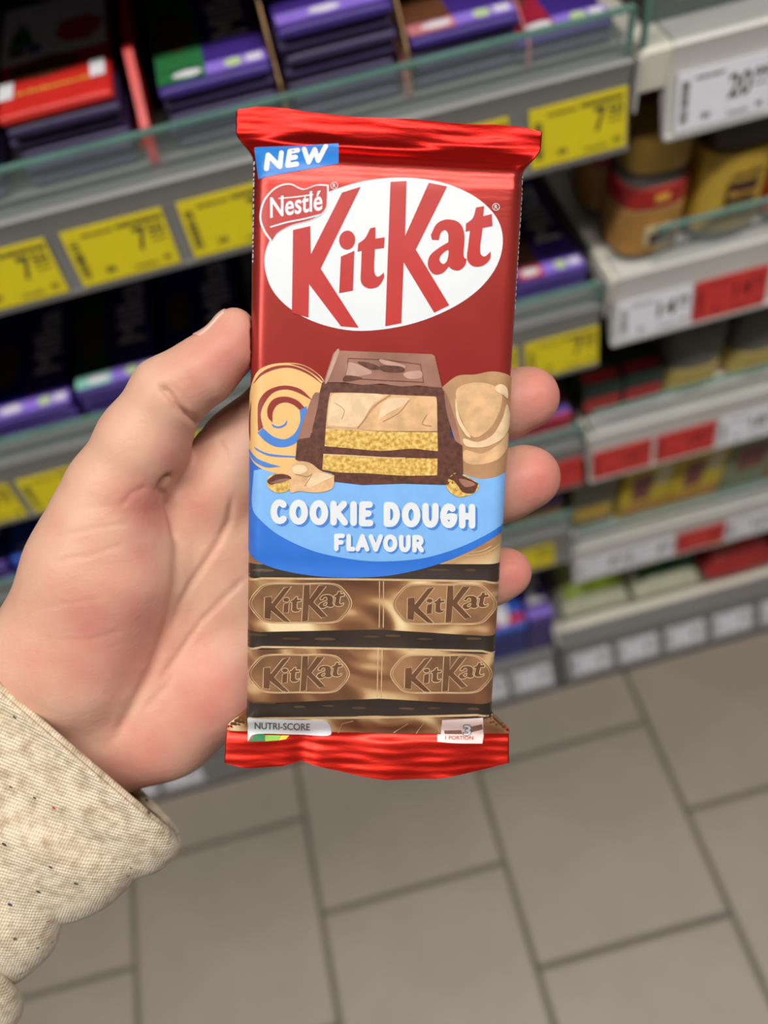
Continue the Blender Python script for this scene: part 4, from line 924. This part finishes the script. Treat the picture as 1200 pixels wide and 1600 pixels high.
# ================================================================== PERSON: left hand and sleeve
def HN(px, py, n):
    """camera-space point (mm) seen at a pixel, at height n above the bar's middle plane"""
    d = np.array([(px-600)/FPX, -(py-800)/FPX, 1.0]); return d*(((BO@BN)+n)/(d@BN))
def chain(pts): return [(HN(*a[:3]), HN(*b_[:3]), a[3], b_[3]) for a, b_ in zip(pts[:-1], pts[1:])]
THUMB = chain([(367, 512, -2, 5.5), (357, 545, -2, 7.0), (317, 580, -2.5, 8.7), (264, 616, -4, 10.0), (224, 690, -7, 12.3), (180, 770, -10, 13.8), (164, 830, -11.5, 16.6), (142, 888, -13, 18.5), (92, 1020, -17, 20.5), (0, 1150, -26, 19)])
THENAR = chain([(196, 838, -14, 15), (180, 890, -13, 18.5), (130, 1035, -16, 20.5)])
INDEX = chain([(393, 702, -26, 14.6), (464, 626, -23, 12.3), (545, 560, -18, 9.6), (640, 465, -16, 8.5), (690, 415, -15, 7.8)])
MIDDLE = chain([(440, 812, -28, 13.5), (570, 715, -22, 10.0), (720, 655, -19, 9.3), (790, 632, -15, 9.3), (826, 621, -12.5, 9.3)])
RING = chain([(450, 905, -28, 13.2), (600, 828, -22, 10.2), (730, 788, -19, 9.6), (790, 760, -15.5, 9.6), (826, 746, -12.5, 9.7)])
LITTLE = chain([(430, 1000, -27, 12), (570, 958, -20, 8.6), (700, 925, -16.5, 8.0), (765, 904, -13.5, 7.7), (793, 894, -12, 7.5)])
PALM = chain([(60, 1120, -28, 20), (180, 960, -28, 17), (396, 708, -27, 13.6)])+chain([(60, 1130, -29, 20), (250, 950, -29, 16), (440, 812, -28, 13.5)])+chain([(60, 1150, -29, 20), (270, 1010, -29, 16), (450, 905, -28, 13.2)])+chain([(80, 1160, -28, 20), (290, 1060, -28, 16), (430, 1000, -27, 12)])
HEEL = chain([(150, 1176, -27, 16.5), (260, 1128, -25, 16.5), (355, 1060, -25, 15), (420, 1010, -27, 12)])
MOUND = chain([(302, 778, -24, 11.0), (350, 748, -24, 12.5), (396, 712, -26, 13.5)])
ARM = chain([(20, 1160, -29, 20), (-90, 1290, -31, 22), (-230, 1450, -33, 26), (-330, 1560, -34, 28)])
gh = 0.75
groups = [(PALM, 9.0), (HEEL, 9.0), (ARM, 12.0), (THENAR, 8.0), (MOUND, 7.0), (THUMB, 5.0), (INDEX, 6.0), (MIDDLE, 5.0), (RING, 5.0), (LITTLE, 5.0)]
allp = np.array([q for g_, _ in groups for s in g_ for q in (s[0]-s[2], s[0]+s[2], s[1]-s[3], s[1]+s[3])])
lo = allp.min(0)-4; hi = allp.max(0)+4
nx, ny, nzv = [int(math.ceil((hi[i]-lo[i])/gh))+1 for i in range(3)]
ax = [np.float32(lo[i])+np.arange(n_, dtype=np.float32)*np.float32(gh) for i, n_ in enumerate((nx, ny, nzv))]
Fd = np.full((nx, ny, nzv), 30.0, np.float32)
def smin(a, b_, k):
    h = np.maximum(k-np.abs(a-b_), 0)/k; return np.minimum(a, b_)-h*h*k*0.25
for g_, k in groups:
    for a, b_, ra, rb in g_:
        m_ = max(ra, rb)+14
        sl = []
        for i in range(3):
            i0 = max(0, int((min(a[i], b_[i])-m_-lo[i])/gh)); i1 = min(len(ax[i]), int((max(a[i], b_[i])+m_-lo[i])/gh)+2); sl.append(slice(i0, i1))
        X, Y, Zz = ax[0][sl[0]][:, None, None], ax[1][sl[1]][None, :, None], ax[2][sl[2]][None, None, :]
        ba = (b_-a).astype(np.float32); bb = float(ba@ba)+1e-6
        t_ = np.clip(((X-a[0])*ba[0]+(Y-a[1])*ba[1]+(Zz-a[2])*ba[2])/bb, 0, 1)
        d_ = np.sqrt((X-a[0]-t_*ba[0])**2+(Y-a[1]-t_*ba[1])**2+(Zz-a[2]-t_*ba[2])**2)-(ra+(rb-ra)*t_)
        Fd[tuple(sl)] = smin(Fd[tuple(sl)], d_.astype(np.float32), k)
def surface_nets(F):
    S = F < 0
    c = [F[i:F.shape[0]-1+i, j:F.shape[1]-1+j, k:F.shape[2]-1+k] for i in (0, 1) for j in (0, 1) for k in (0, 1)]
    cs = sum((q < 0).astype(np.int8) for q in c); act = (cs > 0) & (cs < 8)
    I = np.argwhere(act); idx = np.full(act.shape, -1, np.int64); idx[act] = np.arange(len(I))
    val = np.stack([q[act] for q in c], 1); off = np.array([(i, j, k) for i in (0, 1) for j in (0, 1) for k in (0, 1)], float)
    acc = np.zeros((len(I), 3)); cnt = np.zeros(len(I))
    for a in range(8):
        for b_ in range(a+1, 8):
            if np.abs(off[a]-off[b_]).sum() != 1: continue
            va, vb = val[:, a], val[:, b_]; k = (va < 0) != (vb < 0); t_ = np.where(k, va/np.where(k, va-vb, 1), 0)
            acc += np.where(k[:, None], off[a]+t_[:, None]*(off[b_]-off[a]), 0); cnt += k
    V = I+acc/cnt[:, None]; Q = []
    for axn in range(3):
        o1, o2 = [q for q in range(3) if q != axn]
        s0 = [slice(None)]*3; s1 = [slice(None)]*3; s0[axn] = slice(0, -1); s1[axn] = slice(1, None)
        ch = S[tuple(s0)] != S[tuple(s1)]; E = np.argwhere(ch); ok = (E[:, o1] > 0) & (E[:, o2] > 0) & (E[:, o1] < S.shape[o1]-1) & (E[:, o2] < S.shape[o2]-1); E = E[ok]
        def cell(d1, d2):
            q = E.copy(); q[:, o1] -= d1; q[:, o2] -= d2; return idx[q[:, 0], q[:, 1], q[:, 2]]
        q = np.stack([cell(1, 1), cell(0, 1), cell(0, 0), cell(1, 0)], 1)
        fl = S[E[:, 0], E[:, 1], E[:, 2]] ^ (axn == 1)
        q[~fl] = q[~fl][:, ::-1]; Q.append(q)
    return V, np.concatenate(Q)
HV, HQ = surface_nets(Fd)
HV = HV*gh+lo
ee = np.concatenate([HQ[:, [0, 1]], HQ[:, [1, 2]], HQ[:, [2, 3]], HQ[:, [3, 0]]]); ee = np.concatenate([ee, ee[:, ::-1]])
deg = np.bincount(ee[:, 0], minlength=len(HV)).astype(float)[:, None]
def lap(V):
    s = np.stack([np.bincount(ee[:, 0], weights=V[ee[:, 1], i], minlength=len(V)) for i in range(3)], 1); return s/deg-V
for _ in range(3): HV = HV+0.55*lap(HV); HV = HV-0.57*lap(HV)
for _ in range(2): HV = HV+0.5*lap(HV)
def vnormals(V, Q):
    n_ = np.cross(V[Q[:, 2]]-V[Q[:, 0]], V[Q[:, 3]]-V[Q[:, 1]]); o_ = np.zeros_like(V)
    for k in range(4): np.add.at(o_, Q[:, k], n_)
    return o_/(np.linalg.norm(o_, axis=1)[:, None]+1e-9)
N = vnormals(HV, HQ)
if ((HV-HV.mean(0))*N).sum() < 0: HQ = HQ[:, ::-1]; N = -N
hp = np.stack([600+FPX*HV[:, 0]/HV[:, 2], 800-FPX*HV[:, 1]/HV[:, 2]], 1)
facing = np.clip(-N[:, 2]*1.5+0.3, 0, 1)
def pl_dist(P, pts):
    best = np.full(len(P), 1e9); tt = np.zeros(len(P)); L = len(pts)-1
    for i in range(L):
        a, b_ = np.array(pts[i], float), np.array(pts[i+1], float); ba = b_-a; t_ = np.clip(((P-a)@ba)/(ba@ba), 0, 1)
        d_ = np.linalg.norm(P-a-t_[:, None]*ba, axis=1); k = d_ < best; best[k] = d_[k]; tt[k] = (i+t_[k])/L
    return best, tt
CREASES = [([(268, 742), (256, 752), (250, 764), (259, 778)], 5, 1.7), ([(256, 772), (270, 795), (279, 845), (277, 910), (262, 980), (236, 1050), (200, 1120), (175, 1165)], 9, 1.1),
           ([(364, 776), (358, 815), (338, 853), (302, 908), (284, 944), (270, 985)], 6, 0.9), ([(386, 900), (345, 940), (315, 970), (280, 1020), (250, 1064)], 5, 0.6), ([(290, 1010), (262, 1070), (225, 1110)], 6, 0.35),
           ([(252, 604), (264, 616), (280, 638), (296, 652), (314, 668)], 5.5, 1.9), ([(262, 596), (282, 616), (296, 636)], 4, 0.35), ([(342, 690), (352, 705), (356, 730)], 4, 0.4),
           ([(75, 842), (120, 832), (170, 822), (200, 818)], 3.5, 0.22), ([(80, 880), (140, 868), (195, 850)], 3.5, 0.25), ([(70, 800), (130, 795), (180, 790)], 3, 0.15), ([(230, 760), (205, 772), (190, 790)], 5, 0.3),
           ([(256, 774), (268, 806), (277, 842)], 4.5, 1.1), ([(60, 950), (110, 942), (160, 935)], 3.5, 0.12), ([(90, 1000), (140, 1000), (190, 985)], 3.5, 0.12)]
disp = np.zeros(len(HV))
for pts, w_, dp in CREASES:
    d_, tt = pl_dist(hp, pts); disp -= dp*np.exp(-(d_/w_)**2)*np.minimum(1, np.minimum(tt, 1-tt)*8+0.25)*facing
HV = HV+N*disp[:, None]
# soft flesh: what would enter the bar is pressed flat against it
def press(V):
    Q = V-BO; u, v, n_ = Q@BUv, Q@BV, Q@BN
    w_ = bw(v)+0.35; ok = (np.abs(v) < 99)
    uc = np.clip(u, -(w_-0.01), w_-0.01); hn = bhalf(np.clip(uc, -bw(v), bw(v)), v)+0.35; wv = bwave(uc, v)
    ins = ok & (np.abs(u) < w_) & (n_ < hn+wv) & (n_ > -hn+wv)
    du = w_-np.abs(u); dn = n_-(-hn+wv); side = ins & (du < dn) & (np.abs(u) > 28)
    u2 = np.where(side, np.sign(u)*w_, u); n2 = np.where(ins & ~side, -hn+wv, n_)
    return BO+u2[:, None]*BUv+v[:, None]*BV+n2[:, None]*BN, ins
HV, _ins = press(HV)
red = np.zeros(len(HV))
for (x, y, r_, a) in ((845, 620, 48, 0.62), (845, 745, 48, 0.7), (810, 893, 42, 0.62), (360, 545, 55, 0.55), (300, 600, 45, 0.3), (170, 985, 105, 0.42), (190, 880, 70, 0.25), (225, 790, 45, 0.55), (310, 780, 50, 0.3), (330, 1100, 95, 0.42), (230, 1180, 70, 0.4), (60, 1040, 60, 0.2), (270, 720, 30, 0.3)):
    red = np.maximum(red, a*np.exp(-(((hp[:, 0]-x)**2+(hp[:, 1]-y)**2)/(2*(r_*0.75)**2))))
person = empty('person'); PL = cam_to_world(HN(150, 1000, -25)[None])[0]; person.location = PL
tag(person, 'bare left hand in a beige knit sleeve holding up the chocolate bar', 'person')
m_skin = bpy.data.materials.new('skin'); m_skin.use_nodes = True
nt = m_skin.node_tree; b = nt.nodes['Principled BSDF']; b.inputs['Roughness'].default_value = 0.48; b.inputs['Specular IOR Level'].default_value = 0.35
b.inputs['Subsurface Weight'].default_value = 0.18; b.inputs['Subsurface Radius'].default_value = (0.006, 0.002, 0.001); b.inputs['Subsurface Scale'].default_value = 0.6
at = nt.nodes.new('ShaderNodeAttribute'); at.attribute_name = 'redness'
tc = nt.nodes.new('ShaderNodeTexCoord'); nz = nt.nodes.new('ShaderNodeTexNoise'); nz.inputs['Scale'].default_value = 70; nz.inputs['Detail'].default_value = 5
nt.links.new(tc.outputs['Object'], nz.inputs['Vector'])
ad = nt.nodes.new('ShaderNodeMath'); ad.operation = 'MULTIPLY_ADD'; ad.inputs[1].default_value = 0.7; ad.inputs[2].default_value = -0.35
nt.links.new(nz.outputs['Fac'], ad.inputs[0])
ad2 = nt.nodes.new('ShaderNodeMath'); ad2.operation = 'ADD'; ad2.use_clamp = True; nt.links.new(ad.outputs[0], ad2.inputs[0]); nt.links.new(at.outputs['Fac'], ad2.inputs[1])
rp = nt.nodes.new('ShaderNodeValToRGB'); rp.color_ramp.elements[0].color = lin((216, 170, 147)); rp.color_ramp.elements[1].color = lin((188, 96, 90))
e = rp.color_ramp.elements.new(0.45); e.color = lin((206, 138, 123))
nt.links.new(ad2.outputs[0], rp.inputs[0]); nt.links.new(rp.outputs[0], b.inputs['Base Color'])
vo = nt.nodes.new('ShaderNodeTexNoise'); vo.inputs['Scale'].default_value = 700; vo.inputs['Detail'].default_value = 4
n3 = nt.nodes.new('ShaderNodeTexNoise'); n3.inputs['Scale'].default_value = 160; n3.inputs['Detail'].default_value = 5; n3.inputs['Distortion'].default_value = 0.8
mp = nt.nodes.new('ShaderNodeMapping'); mp.inputs['Scale'].default_value = (1, 2.4, 1.6); mp.inputs['Rotation'].default_value = (0.3, 0.2, 0.7)
nt.links.new(tc.outputs['Object'], mp.inputs[0]); nt.links.new(mp.outputs[0], n3.inputs['Vector']); nt.links.new(tc.outputs['Object'], vo.inputs['Vector'])
b1 = nt.nodes.new('ShaderNodeBump'); b1.inputs['Strength'].default_value = 0.22; b1.inputs['Distance'].default_value = 0.0004
b2 = nt.nodes.new('ShaderNodeBump'); b2.inputs['Strength'].default_value = 0.16; b2.inputs['Distance'].default_value = 0.0012
nt.links.new(n3.outputs['Fac'], b2.inputs['Height']); nt.links.new(vo.outputs['Fac'], b1.inputs['Height']); nt.links.new(b2.outputs[0], b1.inputs['Normal']); nt.links.new(b1.outputs[0], b.inputs['Normal'])
hand = mesh('hand', cam_to_world(HV)-PL, [tuple(int(i) for i in q) for q in HQ], m_skin, person, True)
hand['label'] = 'bare left hand, thumb on one edge and three fingertips on the other'
attr = hand.data.attributes.new('redness', 'FLOAT', 'POINT'); attr.data.foreach_set('value', red.astype(np.float32))
# thumb nail: thin curved plate on the outer back of the thumb tip
m_nail = mat('nail', (226, 178, 164), 0.22, var=0.03, scale=60, spec=0.6)
A0, A1 = HN(345, 548, -2.2), HN(368, 511, -2); axd = (A1-A0)/np.linalg.norm(A1-A0)
e2 = -BN-axd*((-BN)@axd); e2 /= np.linalg.norm(e2); e1 = np.cross(axd, e2); e1 = e1 if e1[0] < 0 else -e1
def skin_radius(P, dr):      # distance from P to the skin along dr
    rs = np.arange(2.0, 12.0, 0.02); X_ = (P+rs[:, None]*dr-lo)/gh; i0 = np.floor(X_).astype(int); fr = X_-i0; vl = np.zeros(len(rs))
    for a in (0, 1):
        for b_ in (0, 1):
            for c_ in (0, 1): vl += Fd[i0[:, 0]+a, i0[:, 1]+b_, i0[:, 2]+c_]*np.where(a, fr[:, 0], 1-fr[:, 0])*np.where(b_, fr[:, 1], 1-fr[:, 1])*np.where(c_, fr[:, 2], 1-fr[:, 2])
    k = np.argmax(vl > 0); return rs[k]
nv = []; nf = []; na, nb = 14, 16
for lay in (0, -0.45):
    for i in range(na+1):
        s_ = i/na
        for j in range(nb+1):
            ph = R(-42+130*(j/nb)); taper = 1-0.18*abs(2*j/nb-1)**3
            L = -1.5+11.0*(0.5+(s_-0.5)*taper); dr = math.cos(ph)*e1+math.sin(ph)*e2; rad = skin_radius(A0+axd*(L+1.0), dr)+0.32+lay*1.6
            nv.append(A0+axd*(L+1.0)+rad*(math.cos(ph)*e1+math.sin(ph)*e2))
c = nb+1; K = (na+1)*c
nf = [(i*c+j, i*c+j+1, (i+1)*c+j+1, (i+1)*c+j) for i in range(na) for j in range(nb)]; nf += [tuple(K+q for q in f_[::-1]) for f_ in nf]
bd = [j for j in range(nb)]
for (p_, q_) in [(j, j+1) for j in range(nb)]+[((na*c)+j+1, (na*c)+j) for j in range(nb)]+[((i+1)*c, i*c) for i in range(na)]+[(i*c+nb, (i+1)*c+nb) for i in range(na)]: nf.append((q_, p_, K+p_, K+q_))
nail = mesh('thumb_nail', cam_to_world(np.array(nv))-PL, nf, m_nail, hand, True)

# --- sleeve
BS = smooth_poly([(270, 1309), (273, 1324), (262, 1341), (240, 1357), (206, 1369), (190, 1388), (160, 1413), (122, 1431), (94, 1439), (86, 1456), (77, 1482), (52, 1508), (22, 1531), (-6, 1541), (22, 1552), (30, 1570), (24, 1590), (5, 1612), (-40, 1652), (-120, 1722), (-190, 1790)], 4, False)
dist = np.concatenate([[0], np.cumsum(np.maximum(0, ((BS[1:]-BS[:-1])@np.array([-0.653, 0.757]))*0.55+np.linalg.norm(BS[1:]-BS[:-1], axis=1)*0.45))])
A_0 = np.array([-190, 915.0]); axis_px = np.array([-0.653, 0.757])
NT = 96; sv_ = []; suv = []
def ring_pt(B, s, t_, th):
    A = A_0+axis_px*s*0.82
    Mx = (A+B)/2; h = (B-A)/2; c_, s_ = math.cos(th), math.sin(th); ex = 0.62
    cc = math.copysign(abs(c_)**ex, c_); sn = math.copysign(abs(s_)**ex, s_)
    P = Mx+h*cc
    back = max(0, -sn)
    P = P+np.array([14, -16])*back*max(0, 1-s/120)
    fold = 1.3*math.sin(s*0.035+cc*3.1)*(0.4+0.6*abs(cc))+0.8*math.sin(s*0.07+cc*6)*max(0, cc)
    flare = 1.8*math.exp(-(s/14)**2)
    n_ = -22+(24+flare)*sn+fold*max(0, sn)*min(1, s/40+0.2)
    # turned-under lower edge
    return HN(P[0], P[1], n_)
for B, s in zip(BS, dist):
    for i in range(NT):
        th = 2*math.pi*i/NT; sv_.append(ring_pt(B, s, 0, th)); suv.append((i/NT*4.0, s/230))
nr = len(BS)
sf = [(j*NT+i, j*NT+(i+1) % NT, (j+1)*NT+(i+1) % NT, (j+1)*NT+i) for j in range(nr-1) for i in range(NT)]
m_knit = bpy.data.materials.new('beige_knit'); m_knit.use_nodes = True
nt = m_knit.node_tree; b = nt.nodes['Principled BSDF']; b.inputs['Roughness'].default_value = 0.9; b.inputs['Specular IOR Level'].default_value = 0.15; b.inputs['Sheen Weight'].default_value = 0.25
tc = nt.nodes.new('ShaderNodeTexCoord')
mp = nt.nodes.new('ShaderNodeMapping'); nt.links.new(tc.outputs['Object'], mp.inputs[0])
# object axes follow the sleeve: x round the cuff, y along the arm (see the sleeve's own frame below)
mp.inputs['Rotation'].default_value = (0, 0, R(20))
wa = nt.nodes.new('ShaderNodeTexWave'); wa.inputs['Scale'].default_value = 270; wa.bands_direction = 'Y'; wa.inputs['Distortion'].default_value = 1.6; wa.inputs['Detail'].default_value = 2; wa.inputs['Detail Scale'].default_value = 2.0
wb = nt.nodes.new('ShaderNodeTexWave'); wb.inputs['Scale'].default_value = 380; wb.bands_direction = 'X'; wb.inputs['Distortion'].default_value = 2.2; wb.inputs['Detail'].default_value = 2
nt.links.new(mp.outputs[0], wa.inputs['Vector']); nt.links.new(mp.outputs[0], wb.inputs['Vector'])
mx = nt.nodes.new('ShaderNodeMath'); mx.operation = 'MULTIPLY_ADD'; mx.inputs[1].default_value = 0.6; nt.links.new(wb.outputs['Fac'], mx.inputs[0]); nt.links.new(wa.outputs['Fac'], mx.inputs[2])
bp = nt.nodes.new('ShaderNodeBump'); bp.inputs['Strength'].default_value = 0.4; bp.inputs['Distance'].default_value = 0.0007; nt.links.new(mx.outputs[0], bp.inputs['Height']); nt.links.new(bp.outputs[0], b.inputs['Normal'])
nz = nt.nodes.new('ShaderNodeTexNoise'); nz.inputs['Scale'].default_value = 260; nz.inputs['Detail'].default_value = 6; nt.links.new(tc.outputs['Object'], nz.inputs['Vector'])
rp = nt.nodes.new('ShaderNodeValToRGB'); rp.color_ramp.elements[0].color = lin((188, 168, 138)); rp.color_ramp.elements[1].color = lin((232, 216, 190)); rp.color_ramp.elements[0].position = 0.32; rp.color_ramp.elements[1].position = 0.6
nt.links.new(nz.outputs['Fac'], rp.inputs[0])
def specks(scale, thr, col, prev, seedv):
    vo = nt.nodes.new('ShaderNodeTexVoronoi'); vo.inputs['Scale'].default_value = scale; vo.inputs['Randomness'].default_value = 1.0
    m2 = nt.nodes.new('ShaderNodeMapping'); m2.inputs['Location'].default_value = seedv; m2.inputs['Scale'].default_value = (1, 1.9, 1); nt.links.new(tc.outputs['Object'], m2.inputs[0]); nt.links.new(m2.outputs[0], vo.inputs['Vector'])
    lt = nt.nodes.new('ShaderNodeMath'); lt.operation = 'LESS_THAN'; lt.inputs[1].default_value = thr; nt.links.new(vo.outputs['Distance'], lt.inputs[0])
    mi = nt.nodes.new('ShaderNodeMix'); mi.data_type = 'RGBA'; mi.inputs['B'].default_value = lin(col)
    nt.links.new(lt.outputs[0], mi.inputs['Factor']); nt.links.new(prev, mi.inputs['A']); return mi.outputs['Result']
o_ = specks(95, 0.085, (70, 66, 78), rp.outputs[0], (0.3, 0.1, 0.7)); o_ = specks(70, 0.06, (120, 96, 70), o_, (3.1, 2.2, 0)); o_ = specks(48, 0.035, (196, 60, 56), o_, (1.7, 5.2, 0.4))
nt.links.new(o_, b.inputs['Base Color'])
# sleeve's own frame: x along the cuff edge, y up the arm towards the hand, z towards the viewer
xs_ = HN(270, 1310, -22)-HN(-190, 915, -22); xs_ /= np.linalg.norm(xs_); zs_ = BN-xs_*(BN@xs_); zs_ /= np.linalg.norm(zs_); ys_ = np.cross(zs_, xs_)
so_ = HN(40, 1250, -22); toW = lambda q: q[0]*CR+q[1]*CU+q[2]*CF
SM = np.stack([toW(xs_), toW(ys_), toW(zs_)], 1); SLOC = cam_to_world(so_[None])[0]
def to_sleeve(P): return ((np.array(P)-so_)@np.stack([xs_, ys_, zs_], 1))/1000
sleeve = mesh('sleeve', to_sleeve(sv_), sf, m_knit, person, True)
sleeve['label'] = 'loose beige speckled knit cuff with a wavy lower edge'
SMW = Matrix([[*SM[0], SLOC[0]], [*SM[1], SLOC[1]], [*SM[2], SLOC[2]], [0, 0, 0, 1]])
sleeve.matrix_parent_inverse = Matrix.Identity(4); sleeve.matrix_local = Matrix.Translation(-Vector(PL)) @ SMW
md = sleeve.modifiers.new('thickness', 'SOLIDIFY'); md.thickness = 0.0016; md.offset = -1
# rolled hem round the cuff opening
hv = []; NH = 8
ringp = [ring_pt(BS[0], 0, 0, 2*math.pi*i/NT) for i in range(NT)]; ringc = np.mean(ringp, axis=0)
for i in range(NT):
    p0, p1 = ringp[i-1], ringp[(i+1) % NT]; tn = (p1-p0)/np.linalg.norm(p1-p0); ot = ringp[i]-ringc; ot -= tn*(ot@tn); ot /= np.linalg.norm(ot); bn = np.cross(tn, ot)
    for k in range(NH):
        a = 2*math.pi*k/NH; hv.append(ringp[i]-ot*0.7+1.15*(math.cos(a)*ot*0.9+math.sin(a)*bn*1.3))
hf = [(i*NH+k, ((i+1) % NT)*NH+k, ((i+1) % NT)*NH+(k+1) % NH, i*NH+(k+1) % NH) for i in range(NT) for k in range(NH)]
mesh('cuff_hem', to_sleeve(hv), hf, m_knit, sleeve, True)
